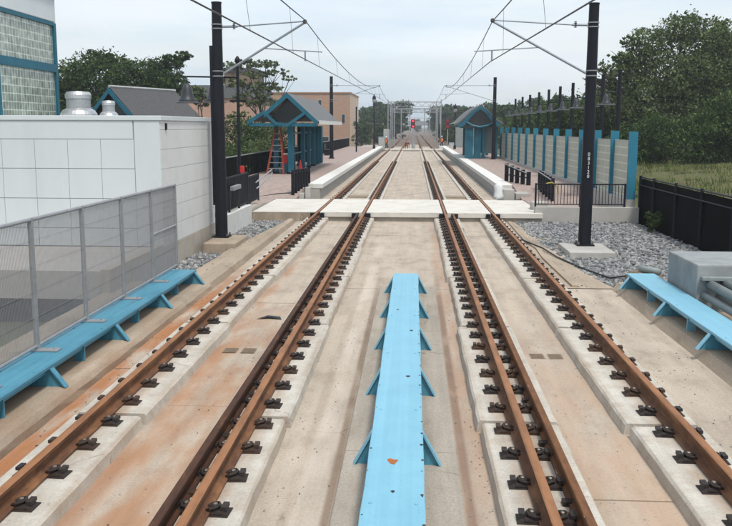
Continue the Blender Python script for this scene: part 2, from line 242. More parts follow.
# ---------------------------------------------------------------- mesh builder
class MB:
    def __init__(s): s.v = []; s.f = []
    def add(s, v, f):
        o = len(s.v); s.v += [tuple(p) for p in v]; s.f += [tuple(o+i for i in q) for q in f]; return s
    def box(s, x0, x1, y0, y1, z0, z1):
        return s.add([(x0,y0,z0),(x1,y0,z0),(x1,y1,z0),(x0,y1,z0),(x0,y0,z1),(x1,y0,z1),(x1,y1,z1),(x0,y1,z1)],
                     [(0,3,2,1),(4,5,6,7),(0,1,5,4),(1,2,6,5),(2,3,7,6),(3,0,4,7)])
    def hexa(s, b, t):      # 4 bottom points ccw, 4 top points ccw
        return s.add(list(b)+list(t), [(0,3,2,1),(4,5,6,7),(0,1,5,4),(1,2,6,5),(2,3,7,6),(3,0,4,7)])
    def prism_y(s, prof, y0, y1, n=1, jit=0):   # profile (x,z) ccw seen from -y
        k = len(prof); V = []; F = []
        for i in range(n+1):
            y = y0+(y1-y0)*i/n
            V += [(x+(random.uniform(-jit, jit) if jit else 0), y, z) for x, z in prof]
        for i in range(n):
            for j in range(k):
                a = i*k+j; b = i*k+(j+1) % k; F.append((a, b, b+k, a+k))
        F.append(tuple(reversed(range(k)))); F.append(tuple(n*k+j for j in range(k)))
        F = [tuple(reversed(q)) if False else q for q in F]
        return s.add(V, F)
    def prism_x(s, prof, x0, x1):               # profile (y,z)
        k = len(prof); V = [(x0, y, z) for y, z in prof]+[(x1, y, z) for y, z in prof]
        F = [(j, (j+1) % k, (j+1) % k+k, j+k) for j in range(k)]+[tuple(reversed(range(k))), tuple(range(k, 2*k))]
        return s.add(V, F)
    def tube(s, pts, r, n=8, r2=None, cap=True):
        P = [Vector(p) for p in pts]; m = len(P); V = []; F = []
        ref = Vector((0, 0, 1))
        if abs((P[-1]-P[0]).normalized().z) > .9: ref = Vector((0, 1, 0))
        for i, p in enumerate(P):
            d = (P[min(i+1, m-1)]-P[max(i-1, 0)]).normalized(); a = d.cross(ref)
            if a.length < 1e-4: a = d.cross(Vector((1, .1, 0)))
            a.normalize(); b = a.cross(d)
            rr = r if r2 is None else r+(r2-r)*i/(m-1)
            for j in range(n):
                t = 2*math.pi*j/n; V.append(p+a*(rr*math.cos(t))+b*(rr*math.sin(t)))
        for i in range(m-1):
            for j in range(n):
                F.append((i*n+j, i*n+(j+1) % n, (i+1)*n+(j+1) % n, (i+1)*n+j))
        if cap: F.append(tuple(reversed(range(n)))); F.append(tuple((m-1)*n+j for j in range(n)))
        return s.add(V, F)
    def lathe(s, prof, c=(0, 0, 0), n=20):      # profile (r,z)
        V = []; F = []; k = len(prof)
        for r, z in prof:
            for j in range(n): t = 2*math.pi*j/n; V.append((c[0]+r*math.cos(t), c[1]+r*math.sin(t), c[2]+z))
        for i in range(k-1):
            for j in range(n): F.append((i*n+j, i*n+(j+1) % n, (i+1)*n+(j+1) % n, (i+1)*n+j))
        F.append(tuple(reversed(range(n)))); F.append(tuple((k-1)*n+j for j in range(n)))
        return s.add(V, F)
    def mesh(s, name, m, smooth=False):
        me = bpy.data.meshes.new(name); me.from_pydata(s.v, [], s.f); me.update()
        if m: me.materials.append(m)
        b = bmesh.new(); b.from_mesh(me); bmesh.ops.recalc_face_normals(b, faces=b.faces); b.to_mesh(me); b.free()
        if smooth:
            me.shade_smooth()
        return me
    def build(s, name, m, parent=None, bevel=0, smooth=False, seg=2):
        o = bpy.data.objects.new(name, s.mesh(name, m, smooth)); C.objects.link(o)
        if parent: o.parent = parent
        if bevel:
            b = o.modifiers.new('bevel', 'BEVEL'); b.width = bevel; b.segments = seg; b.limit_method = 'ANGLE'; b.angle_limit = R(35)
        return o
def tag(o, label, cat, group=None):
    o['label'] = label; o['category'] = cat
    if group: o['group'] = group
    return o
def thing(name, label, cat, loc=(0, 0, 0), rz=0, group=None):
    o = bpy.data.objects.new(name, None); C.objects.link(o); o.location = loc; o.rotation_euler = (0, 0, rz); o.empty_display_size = .2
    return tag(o, label, cat, group)
def struct(name, mb, m, **k):
    o = mb.build(name, m, **k); o['kind'] = 'structure'; return o
def dup(root, loc=None, rz=None, label=None):
    r = root.copy(); C.objects.link(r)
    if loc is not None: r.location = loc
    if rz is not None: r.rotation_euler = (0, 0, rz)
    if label: r['label'] = label
    for ch in list(root.children):
        c = ch.copy(); C.objects.link(c); c.parent = r
        for g in list(ch.children):
            d = g.copy(); C.objects.link(d); d.parent = c
    return r
ORD = ['first', 'second', 'third', 'fourth', 'fifth', 'sixth', 'seventh', 'eighth', 'ninth', 'tenth', 'eleventh', 'twelfth', 'thirteenth', 'fourteenth', 'fifteenth', 'sixteenth']

# ================================================================= SETTING
# far ground sheet with a slight bank on the right
def ground():
    xs = [-2500, -300, -60, -20, -11, -8.5, 7.25, 9, 12, 18, 30, 60, 300, 2500]
    ys = [-200, -20, 8, 30, 60, 110, 200, 400, 900, 3500]
    def h(x, y):
        z = -.6
        if x > 7: z = {9: .35, 12: .75, 18: 1.0, 30: 1.2, 60: 1.2, 300: 1.0, 2500: .5}.get(x, -.25)
        if x == -8.5: z = -.5
        if x <= -11: z = -.4
        if 12 <= x <= 60 and y > 40: z += .1*math.sin(x+y)
        return z
    V = [(x, y, h(x, y)) for y in ys for x in xs]; n = len(xs)
    F = [(j*n+i, j*n+i+1, (j+1)*n+i+1, (j+1)*n+i) for j in range(len(ys)-1) for i in range(n-1)]
    return MB().add(V, F)
struct('ground', ground(), dirt_m)
gb = MB(); 
gx = np.linspace(7.35, 40, 30); gy = np.linspace(8, 75, 50)
def bankz(x, y): 
    f = np.interp(x, [7.3, 9, 12, 18, 30, 60], [-.1, .4, .82, 1.08, 1.27, 1.27]); return float(f+.06*math.sin(x*1.7+y*.9)+.05*math.sin(y*2.1-x*.6)+.03)
V = [(x, y, bankz(x, y)) for y in gy for x in gx]; n = len(gx)
gb.add(V, [(j*n+i, j*n+i+1, (j+1)*n+i+1, (j+1)*n+i) for j in range(len(gy)-1) for i in range(n-1)])
struct('grass_bank', gb, grass_m, smooth=True)

# concrete deck: slabs with open joints over a dark bed
struct('deck_bed', MB().box(-5.4, 7.2, -3, 27.9, -.35, -.03), crossd_m)
d = MB()
def lane(x0, x1, joints, z=0.0):
    for a, b in zip(joints[:-1], joints[1:]):
        d.box(x0, x1, a+(.025 if a == 24.2 else .008), b-.008, -.028, z+random.uniform(-.004, .003))
lane(-3.74, -3.0, [-3, 5.2, 10.4, 16.2, 21.1, 24.2, 27.9])
lane(-2.99, -1.6, [-3, 4.1, 9.0, 14.6, 20.3, 24.2, 27.9])
lane(-1.59, 1.04, [-3, 16.05, 18.9, 24.2, 27.9])
lane(1.05, 2.5, [-3, 6.8, 12.2, 17.7, 24.2, 27.9])
lane(2.51, 3.8, [-3, 7.6, 14.1, 19.2, 23.5, 27.9])
struct('concrete_deck', d, deck_m)
# rubbed cement laitance ridge beside the centre pedestal
0 and struct('deck_strip', MB().box(-1.0, -.62, -3, 15.95, -.02, .022).box(.44, .60, -3, 15.95, -.02, .018), deck_m, bevel=.012)
# centre pedestal under the blue cover
pd = MB()
for a, b in zip([-3, 3.0, 7.6, 12.4, 14.7], [3.0, 7.6, 12.4, 14.7, 16.0]): pd.box(-.60, .42, a+.006, b-.006, -.02, .07)
struct('pedestal_strip', pd, ped_m, bevel=.012)
# left kerb shelf and its continuation beside the ballast
def shelf(x_in, x_out, y0, y1, z, sgn, n=24, jit=.012):
    prof = [(x_out, -.3), (x_out, z), (x_in+sgn*.16, z+.004), (x_in+sgn*.06, z-.015), (x_in+sgn*.012, z-.07), (x_in, -.02), (x_in, -.3)]
    if sgn < 0: pass
    return MB().prism_y(prof, y0, y1, n, jit)
struct('kerb_shelf', shelf(-3.72, -5.35, -3, 15.72, .15, -1, 40), kerb_m, smooth=False)
kb = MB(); V = []; n = 26
for q in range(n+1):
    y = 15.73+11.5*q/n; xo = float(np.interp(y, [15.7, 20.5, 26, 27.3], [-4.40, -4.36, -3.97, -3.92]))+random.uniform(-.02, .02); xi = -3.71+random.uniform(-.012, .012)
    V += [(xo, y, -.3), (xo, y, .12), (xo+.03, y, .14), (xi-.14, y, .14), (xi-.05, y, .12), (xi, y, -.02), (xi, y, -.3)]
kb.add(V, [(q*7+k, q*7+(k+1) % 7, q*7+7+(k+1) % 7, q*7+7+k) for q in range(n) for k in range(7)]+[tuple(range(7)), tuple(n*7+k for k in range(7))])
struct('kerb', kb, kerb_m)
# right shelf (step up) and flush apron with a broken edge towards the ballast
struct('kerb_shelf', MB().prism_y([(3.72, -.3), (3.74, .0), (3.84, .145), (3.9, .15), (7.0, .15), (7.0, -.3)], -3, 16.25, 30, .012), kerb_m)
ap = MB()
pts = [(3.8, 16.3), (3.62, 17.6), (3.50, 19.0), (3.46, 20.0), (3.42, 21.4), (3.30, 22.6), (3.36, 23.6), (3.2, 24.8), (3.3, 26.1), (3.22, 27.9)]
k = len(pts)
V = [(2.9, y, z) for x, y in pts for z in (-.2, .012)]+[(x, y, z) for x, y in pts for z in (-.2, .012)]
F = []
for i in range(k-1):
    a = 2*i; F += [(a+1, a+3, 2*k+a+3, 2*k+a+1), (2*k+a, 2*k+a+1, 2*k+a+3, 2*k+a+2)]
ap.add(V, F); struct('apron', ap, kerb_m)
struct('kerb', MB().add([(x+dx, y, z) for x, y in [(3.02, 16.4), (2.98, 20), (3.05, 21.6), (2.95, 23), (3.0, 27.8)] for dx, z in ((0, 0), (0, .05), (.13, .045), (.15, 0))],
       [(4*i+j, 4*i+j+1, 4*i+j+5, 4*i+j+4) for i in range(4) for j in range(3)]+[(0, 1, 2, 3)]), kerb_m)

# ballast beds and their stones
struct('ballast_bed', MB().box(-5.2, -3.8, 15.76, 27.85, -.3, -.04).box(3.1, 7.2, 16.2, 28.2, -.3, -.045), ballast_m)
def ico():
    b = bmesh.new(); bmesh.ops.create_icosphere(b, subdivisions=1, radius=1); v = np.array([x.co[:] for x in b.verts]); f = np.array([[q.index for q in p.verts] for p in b.faces]); b.free(); return v, f
IV, IF = ico()
def np_mesh(name, V, F, m, smooth=False):
    me = bpy.data.meshes.new(name); k = F.shape[1]; me.vertices.add(len(V)); me.vertices.foreach_set('co', V.astype(np.float32).ravel())
    me.loops.add(F.size); me.loops.foreach_set('vertex_index', F.astype(np.int32).ravel()); me.polygons.add(len(F))
    me.polygons.foreach_set('loop_start', np.arange(0, F.size, k, dtype=np.int32)); me.polygons.foreach_set('loop_total', np.full(len(F), k, np.int32))
    me.update(calc_edges=True); me.materials.append(m); me.validate()
    return me
def stones(regs):
    P = []
    for (x0, x1, y0, y1, z0, dens, s, inside) in regs:
        n = int((x1-x0)*(y1-y0)*dens); p = np.c_[rng.uniform(x0, x1, n), rng.uniform(y0, y1, n), rng.normal(z0, .012, n)]
        if inside: p = p[[inside(a, b) for a, b in p[:, :2]]]
        P.append(np.c_[p, np.full(len(p), s)])
    P = np.vstack(P); n = len(P)
    sc = rng.uniform(.55, 1.25, (n, 1, 3))*P[:, 3][:, None, None]*np.array([1, 1, .75])
    V = IV[None]*sc*rng.uniform(.78, 1.2, (n, len(IV), 1)); a = rng.uniform(0, 6.28, n); ca, sa = np.cos(a), np.sin(a)
    X = V[:, :, 0]*ca[:, None]-V[:, :, 1]*sa[:, None]; Y = V[:, :, 0]*sa[:, None]+V[:, :, 1]*ca[:, None]; b = rng.uniform(-.6, .6, n)[:, None]
    V = np.stack([X, Y+V[:, :, 2]*np.sin(b), V[:, :, 2]*np.cos(b)], 2)+P[:, None, :3]
    return V.reshape(-1, 3), (IF[None]+(np.arange(n)*len(IV))[:, None, None]).reshape(-1, 3)
ax = [p[0] for p in pts]; ay = [p[1] for p in pts]
def in_l(x, y): return x < np.interp(y, [15.7, 20.5, 26, 27.8], [-4.43, -4.39, -4.0, -3.93])
def in_r(x, y): return x > np.interp(y, ay, ax)+.02
V, F = stones([(-5.15, -3.9, 15.75, 27.7, -.02, 330, .045, in_l), (3.1, 7.1, 16.3, 28.0, -.02, 330, .043, in_r),
               (-5.15, -3.9, 15.75, 27.7, .0, 60, .06, in_l), (3.1, 7.1, 16.3, 28.0, .0, 60, .058, in_r)])
o = bpy.data.objects.new('ballast_stones', np_mesh('ballast_stones', V, F, stone_m)); C.objects.link(o); o['kind'] = 'stuff'; o['label'] = 'loose grey ballast stones beside the track deck'; o['category'] = 'gravel'

# station track slab, far ballast
st = MB()
for a, b in zip([32.9, 39, 46, 54, 64, 76, 90], [39, 46, 54, 64, 76, 90, 109]):
    for x0, x1 in ((-3.75, -3.0), (-2.99, -1.7), (-1.69, 1.1), (1.11, 2.6), (2.61, 3.45)): st.box(x0, x1, a+.02, b-.02, -.2, .06)
struct('station_trackbed', st, deck_m)
struct('station_bed', MB().box(-5.3, 4.2, 27.9, 110, -.5, -.02), crossd_m)
struct('far_trackbed', MB().box(-9, 9, 112.2, 900, -.6, .02), rustbed_m)
struct('far_trackbed_strip', MB().box(-1.35, .8, 112.3, 150, .0, .05).box(-2.9, -1.75, 112.3, 135, 0, .05).box(1.2, 2.4, 112.3, 135, 0, .05), deck_m)

# platforms
def platform(sg, xin, xout, y0=36.2, y1=108.5):
    a, b = sorted((xin+sg*.62, xout))
    struct('platform', MB().box(a, b, y0, y1, -.5, .64), pavers_m)
    a, b = sorted((xin, xin+sg*.60))
    struct('platform_coping', MB().box(a, b, y0, y1, .46, .66), coping_m, bevel=.02)
    a, b = sorted((xin+sg*.12, xin+sg*.62))
    struct('platform_wall', MB().box(a, b, y0+.02, y1, -.5, .458), conc_m)
platform(-1, -3.78, -8.1); platform(1, 3.48, 7.25)
# ramps between the crossing and the platforms
struct('ramp', MB().hexa([(-8.1, 27.4, -.5), (-5.22, 27.4, -.5), (-5.22, 33.0, -.5), (-8.1, 33.0, -.5)], [(-8.1, 27.4, .28), (-5.22, 27.4, .28), (-5.22, 33.0, .3), (-8.1, 33.0, .3)])
       .hexa([(-8.1, 33.0, -.5), (-4.45, 33.0, -.5), (-4.45, 36.2, -.5), (-8.1, 36.2, -.5)], [(-8.1, 33.0, .3), (-4.45, 33.0, .3), (-4.45, 36.2, .642), (-8.1, 36.2, .642)]), pavers_m)
struct('ramp', MB().hexa([(4.15, 28.32, -.5), (7.1, 28.32, -.5), (7.1, 33.0, -.5), (4.15, 33.0, -.5)], [(4.15, 28.32, .28), (7.1, 28.32, .28), (7.1, 33.0, .3), (4.15, 33.0, .3)])
       .hexa([(4.1, 33.0, -.5), (7.1, 33.0, -.5), (7.1, 36.2, -.5), (4.1, 36.2, -.5)], [(4.1, 33.0, .3), (7.1, 33.0, .3), (7.1, 36.2, .642), (4.1, 36.2, .642)]), pavers_m)
struct('far_platform_strip', MB().box(-8, -4.2, 109, 140, -.3, .12).box(3.9, 8, 109, 140, -.3, .12), side_m)

# the ground left of the fence: landing, street
struct('landing', MB().box(-40, -5.36, 14.7, 17.78, .0, .5), side_m)
struct('retaining_face', MB().box(-40, -5.36, 14.95, 15.2, -2.2, -.002), asph_m)
struct('street', MB().box(-40, -5.36, -5, 14.94, -2.4, -1.6), asph_m)
struct('street_kerb', MB().box(-40, -5.36, 11.6, 11.85, -1.598, -1.45), side_m)
struct('abutment_wall', MB().box(-5.355, -5.2, 14.5, 17.78, -2.2, .56), beige_m)

# ================================================================= TRACK
RAILS = [(-3.07, 'outer rail of the left track'), (-1.57, 'inner rail of the left track'), (1.02, 'inner rail of the right track'), (2.54, 'outer rail of the right track')]
prof = [(-.075, 0), (.075, 0), (.075, .012), (.02, .028), (.012, .045), (.012, .115), (.036, .128), (.038, .158), (.026, .166), (-.026, .166), (-.038, .158), (-.036, .128), (-.012, .115), (-.012, .045), (-.02, .028), (-.075, .012)]
def fastener_mesh():
    m = MB(); m.box(-.225, .225, -.085, .085, 0, .016); m.box(-.17, .17, -.07, .07, .016, .028); nb = []
    for sg in (-1, 1):
        m.hexa([(sg*.082, -.06, .016), (sg*.215, -.06, .016), (sg*.215, .06, .016), (sg*.082, .06, .016)], [(sg*.088, -.045, .045), (sg*.185, -.045, .052), (sg*.185, .045, .052), (sg*.088, .045, .045)])
        m.box(min(sg*.165, sg*.21), max(sg*.165, sg*.21), -.05, .05, .05, .078)
        pts = [(sg*.055, -.045, .045), (sg*.09, -.058, .062), (sg*.135, -.048, .072), (sg*.15, .0, .072), (sg*.13, .045, .068), (sg*.085, .052, .06), (sg*.052, .025, .045)]
        m.tube(pts, .0125, 6)
        m.lathe([(.034, .0), (.034, .012)], (sg*.112, .0, .05), 8)
    n0 = len(m.f)
    for sg in (-1, 1): m.lathe([(.02, 0), (.02, .02), (.012, .026)], (sg*.112, 0, .062), 6)
    me = m.mesh('rail_fastener', fast_m); me.materials.append(bolt_m)
    for p in me.polygons:
        if p.index >= n0: p.material_index = 1
    return me
FM = fastener_mesh()
fy = [5.5+.635*i for i in range(-3, 35)]
fy2 = [33.4+.9*i for i in range(45)]
for x, lab in RAILS:
    r = MB(); r.prism_y(prof, -2, 330, 8); o = r.build('running_rail', rail_m); o.location = (x, 0, .135)
    o.data.materials.append(head_m)
    for p in o.data.polygons:
        if p.normal.z > .4 and p.center.z > .15: p.material_index = 1
    tag(o, 'rusty steel '+lab+' running to the horizon', 'rail', 'running rails')
    for y in fy+fy2:
        f = bpy.data.objects.new('rail_fastener', FM); C.objects.link(f); f.parent = o; f.location = (random.uniform(-.006, .006), y, -.022); f.rotation_euler = (0, 0, random.uniform(-.07, .07))
guard2_m = mat('flaking_rusty_rail', (.10, .045, .022), (.20, .088, .036), rough=.8, scale=8, detail=8, stretch=(2, .5, 2), dirt=(.42, .33, .24), dirt_scale=9, dirt_lo=.63, dirt_hi=.68, dirt_amt=.8, bump=.2)
gprof = [(-.045, 0), (.045, 0), (.045, .02), (.014, .035), (.014, .11), (.032, .118), (.034, .158), (.028, .165), (-.028, .165), (-.034, .158), (-.032, .12), (-.014, .11), (-.014, .035), (-.045, .02)]
for x, lab in ((-1.765, 'left'), (1.265, 'right')):
    o = MB().prism_y(gprof, -2, 27.75).build('guard_rail', guard_m if lab == 'left' else guard2_m); o.location = (x, 0, .123)
    tag(o, 'dark rusted guard rail alongside the inner rail of the %s track' % lab, 'rail', 'guard rails')
    cpm = MB().box(-.09, .09, -.04, .04, -.002, .035).mesh('chair_plate', fast_m)
    for y in fy[::2]:
        if y < 27.5: q = bpy.data.objects.new('chair_plate', cpm); C.objects.link(q); q.parent = o; q.location = (0, y+.29, 0)
# plinths in 4.2 m blocks
PL = [(-3.41, -2.70, 'under the outer rail of the left track'), (-1.93, -1.23, 'under the inner rail of the left track'), (.69, 1.45, 'under the inner rail of the right track'), (2.13, 2.82, 'under the outer rail of the right track')]
br = [-2, 4.1, 8.3, 12.5, 16.7, 20.9, 25.1, 27.85]
for x0, x1, lab in PL:
    for i in range(len(br)-1):
        a, b = br[i]+.05, br[i+1]-.03; j0 = random.uniform(-.03, .03); j1 = random.uniform(-.03, .03)
        m = MB(); n = 14; V = []; 
        for q in range(n+1):
            y = a+(b-a)*q/n; e0 = random.uniform(-.006, .006); e1 = random.uniform(-.006, .006)
            V += [(x0+j0-.015+e0, y, -.01), (x0+j0+e0, y, .10), (x0+j0+.022, y, .121), (x1+j1-.022, y, .121), (x1+j1+e1, y, .10), (x1+j1+.015+e1, y, -.01)]
        F = [(q*6+k, q*6+(k+1) % 6, q*6+6+(k+1) % 6, q*6+6+k) for q in range(n) for k in range(6)]+[(0, 1, 2, 3, 4, 5), tuple(n*6+k for k in range(6))]
        o = m.add(V, F).build('rail_plinth', plinth_m); tag(o, '%s concrete block from the near end %s' % (ORD[i], lab), 'concrete plinth', 'concrete rail plinths')
for x0, x1, lab in [(-3.35, -2.75, 'outer rail of the left track'), (-1.9, -1.25, 'inner rail of the left track'), (.72, 1.35, 'inner rail of the right track'), (2.2, 2.85, 'outer rail of the right track')]:
    o = MB().box(x0, x1, 33.0, 108.6, .05, .122).build('station_plinth', plinth_m); tag(o, 'long concrete plinth between the platforms under the '+lab, 'concrete plinth', 'station plinths')
# wooden mats between the rails just beyond the crossing
for x0, x1, y, lab in ((-2.72, -1.92, 33.9, 'left track'), (1.37, 2.18, 33.9, 'right track'), (-2.72, -1.92, 36.4, 'left track farther on'), (1.37, 2.18, 36.4, 'right track farther on')):
    m = MB()
    for q in range(3): m.box(x0, x1, y+q*.32, y+q*.32+.28, .061, .12)
    tag(m.build('timber_mat', wood_m), 'weathered timber mat laid between the rails of the '+lab, 'timber mat')

# pedestrian crossing slabs
for y0, y1, nm in ((27.8, 32.9, 'near'), (109.0, 112.1, 'far')):
    for i, (x0, x1, lab) in enumerate([(-5.2, -3.14, 'outside the left track'), (-3.0, -1.64, 'between the rails of the left track'), (-1.5, .95, 'between the two tracks'), (1.09, 2.47, 'between the rails of the right track'), (2.61, 4.12, 'outside the right track')]):
        t = thing('crossing_slab', 'pale concrete crossing slab %s at the %s end of the platforms' % (lab, nm), 'crossing slab', ((x0+x1)/2, (y0+y1)/2, 0), 0, 'crossing slabs')
        w = (x1-x0)/2; l = (y1-y0)/2
        zt = .27 if i == 0 and nm == 'near' else .14; e_ = .004 if zt > .2 else .06
        MB().box(-w, w, -l, l, zt, .295).build('slab_top', cross_m, t, bevel=.008)
        MB().box(-w+.004, w-.02, -l+e_, l-e_, -.3, zt-.001).build('slab_base', kerb_m if zt > .2 else crossd_m, t)
        for ex in ((-w-.0),): pass
# black rubber ends where the rails enter the near crossing
for x, lab in ((-3.07, 'outer rail of the left track'), (-1.66, 'inner rail of the left track'), (1.13, 'inner rail of the right track'), (2.54, 'outer rail of the right track')):
    m = MB(); wd = .30 if abs(x) < 2 else .22
    for a, b, sd_ in ((x-wd, x-.09, 'left'), (x+.09, x+wd, 'right')):
        tag(MB().box(a, b, 27.66, 27.795, .12, .27).build('rubber_block', black_m), 'black rubber block at the crossing, %s of the %s' % (sd_, lab), 'rubber block', 'rubber end blocks')
# left end wall block of the crossing
tag(MB().box(-5.62, -5.22, 27.0, 29.8, -.3, .36).build('end_block', beige_m, bevel=.02), 'weathered beige concrete block at the left end of the crossing', 'concrete block')

# ================================================================= BLUE COVERS
def gusset(parent, m, x, y, z0, z1, sg, out_=.16, t=.012):
    """trapezoid web across the bench plus a sloping outer flange"""
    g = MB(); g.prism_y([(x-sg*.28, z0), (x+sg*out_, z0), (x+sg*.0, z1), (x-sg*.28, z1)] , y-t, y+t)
    o = g.build('bracket', bluet_m, parent)  # web in the darker blue: shade under the cover put into its colour
    f = MB(); f.hexa([(x+sg*out_, y-.045, z0), (x+sg*(out_+.018), y-.045, z0), (x+sg*(out_+.018), y+.045, z0), (x+sg*out_, y+.045, z0)],
                     [(x+sg*.0, y-.045, z1), (x+sg*.018, y-.045, z1), (x+sg*.018, y+.045, z1), (x+sg*.0, y+.045, z1)]); f.build('flange', m, o)
def bench(name, label, x0, x1, y0, y1, top, base, m, sides, gy, ry, seams):
    t = thing(name, label, 'cable cover', ((x0+x1)/2, y0, 0), 0, 'painted blue covers'); cx = (x0+x1)/2; w = (x1-x0)/2
    n = 40; V = []; L = y1-y0
    for yb in [q*2.05+.6 for q in range(int(L/2.05))]:
        for sb in (-1, 1): MB().lathe([(.013, 0), (.013, .006), (.007, .009)], (sb*(w-.06), yb, top), 8).build('bolt', m, t)
    for q in range(n+1):
        y = L*q/n; e = random.uniform(-.004, .004); e2 = random.uniform(-.004, .004); V += [(-w+e, y, top-.035), (-w+e, y, top-.004), (-w+.006, y, top), (w-.006, y, top), (w+e2, y, top-.004), (w+e2, y, top-.035)]
    F = [(q*6+k, q*6+(k+1) % 6, q*6+6+(k+1) % 6, q*6+6+k) for q in range(n) for k in range(6)]+[(0, 1, 2, 3, 4, 5), tuple(n*6+k for k in range(6))]
    MB().add(V, F).build('cover_plate', m, t)
    for sg in sides:
        MB().prism_y([(sg*(w-.07), top-.10), (sg*(w-.055), top-.10), (sg*(w-.055), top-.036), (sg*(w-.07), top-.036)], .02, L-.02).build('edge_angle', m, t)
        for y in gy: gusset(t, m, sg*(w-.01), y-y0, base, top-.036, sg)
    for y in ry:
        for sg in sides:
            MB().box(min(sg*(w-.16), sg*(w-.03)), max(sg*(w-.16), sg*(w-.03)), y-y0-.012, y-y0+.012, base, top-.036).build('support_plate', m, t)
    if len(sides) == 1: 
        sg = sides[0]; MB().box(min(-sg*w, -sg*(w-.02)), max(-sg*w, -sg*(w-.02)), 0, L, base, top-.036).build('back_plate', m, t)
    return t
gyl = [15.5-2.13*i for i in range(8)]; ryl = [14.43-2.13*i for i in range(7)]
b1 = bench('cable_cover', 'weathered blue steel cover carrying the mesh fence at left', -4.46, -3.97, 0, 15.6, .40, .15, bluet_m, (1,), gyl, ryl, [])
b2 = bench('cable_cover', 'light blue steel cover on the centre strip between tracks', -.338, .105, -1, 15.45, .40, .07, blue_m, (-1, 1), [15.3, 13.25, 11.3, 9.3, 7.3, 5.3, 3.3], [], [])
b3 = bench('cable_cover', 'light blue steel cover beside the grey concrete box at right', 3.87, 4.36, 0, 15.75, .40, .15, blue_m, (-1,), [15.55, 13.3, 11.25, 9.2, 7.15], [14.43, 12.3, 10.25, 8.2], [])
# bare rust patch and chips on the centre cover
m = MB(); c0 = (-.155, 6.52)
m.add([(c0[0]+(.034+.016*math.sin(a*3))*math.cos(a), c0[1]+(.075+.03*math.cos(2*a+.5))*math.sin(a), .002) for a in np.linspace(0, 6.28, 15)[:-1]], [tuple(range(14))])
o = m.build('rust_patch', rust_m, b2); o.location = (.1325, 1, .40)
for (cx_, cy_, r_) in tuple((.083-random.uniform(0, .012), 5.2+k*.37+random.uniform(-.15, .15), random.uniform(.005, .013)) for k in range(20))+tuple((-.345+random.uniform(0, .01), 5.3+k*.8+random.uniform(-.3, .3), random.uniform(.004, .010)) for k in range(11))+((-.14, 5.95, .014), (-.22, 12.3, .02), (-.02, 11.0, .022), (.07, 5.9, .012), (.075, 6.9, .014), (-.05, 8.9, .022)):
    o = MB().add([(r_*(1+.4*math.sin(3*a))*math.cos(a), 1.6*r_*math.sin(a), .0015) for a in np.linspace(0, 6.28, 10)[:-1]], [tuple(range(9))]).build('paint_chip', fast_m, b2); o.location = (cx_+.1325, cy_+1, .40)

# ================================================================= MESH FENCE at left
fence = thing('mesh_fence', 'grey steel mesh fence standing on the left blue cover', 'fence', (-4.38, 0, .40))
py = [15.78, 14.3, 12.8, 11.25, 9.7, 8.2, 6.7, 5.2]
H = 1.56
for i, y in enumerate(py):
    p = MB().box(-.024, .024, y-.024, y+.024, .0, H).build('post', galv_m, fence)
    if i: MB().box(-.06, .26, y-.07, y+.07, .003, .018).build('base_plate', galv_m, p); MB().lathe([(.012, .018), (.012, .04)], (.2, y, 0), 6).build('bolt', galv_m, p)
for a, b in zip(py[:-1], py[1:]):
    MB().tube([(0, a-.028, H-.02), (0, b+.028, H-.02)], .024, 8).build('top_rail', galv_m, fence)
    MB().tube([(0, a-.028, .06), (0, b+.028, .06)], .02, 8).build('bottom_rail', galv_m, fence)
    m = MB(); y = b+.03
    while y < a-.03:
        m.box(-.002, .002, y, y+.0050, .07, H-.03); y += .022
    z = .1
    while z < H-.05: m.box(.0025, .006, b+.03, a-.03, z, z+.0015); z += .30
    m.build('mesh_panel', mesh_m, fence)
MB().tube([(0, py[0]-.028, .80), (0, py[1]+.028, .80)], .02, 8).build('middle_rail', galv_m, fence)

# ================================================================= WHITE BUILDING, TOWER, FANS
wb = thing('white_building', 'low white panelled building behind the mesh fence', 'building', (-5.2, 17.8, 0))
MB().box(-30, -.012, .012, 4.75, .5, 3.12).build('wall', panel_m, wb)
MB().box(-30, .03, -.03, 4.79, 3.122, 3.22).build('parapet_cap', panel_m, wb, bevel=.01)
m = MB()                      # front panel tiles, thin joints between
tw, th = .70, .62
cols = [-.56-tw*i for i in range(0, 40)]
for i, x in enumerate(cols):
    for z0, z1 in [(.52, .888), (.90, 1.508), (1.52, 2.128), (2.14, 2.733)]:
        m.box(x-tw+.009, x-.0, -.006, .010, z0, z1)
m.box(-30, -.572, -.006, .010, 2.745, 3.118); m.box(-.545, -.012, -.006, .010, .52, 3.118)
m.build('front_panels', panel_m, wb)
MB().box(-30, -.02, .0105, .0118, .5, 3.12).build('panel_backing', joint_m, wb)
m = MB()                      # block side wall courses
z = .5
while z < 3.0:
    m.box(-.0118, .0, .02, 4.73, z+.006, min(z+.40, 3.115)); z += .406
m.build('side_courses', block_m, wb)
MB().box(-.2, .012, -.02, 4.78, -.3, .497).build('wall_base', beige_m, wb)
MB().box(.001, .06, 4.2, 4.28, .55, 3.1).build('downpipe', block_m, wb)
MB().box(.002, .03, .35, .43, 2.93, 3.07).build('scupper', black_m, wb)
tag(MB().box(-9.93, -9.78, 17.45, 17.6, .5, 2.15).build('blue_post', teal_m), 'blue painted steel post on the landing by the white wall', 'post')

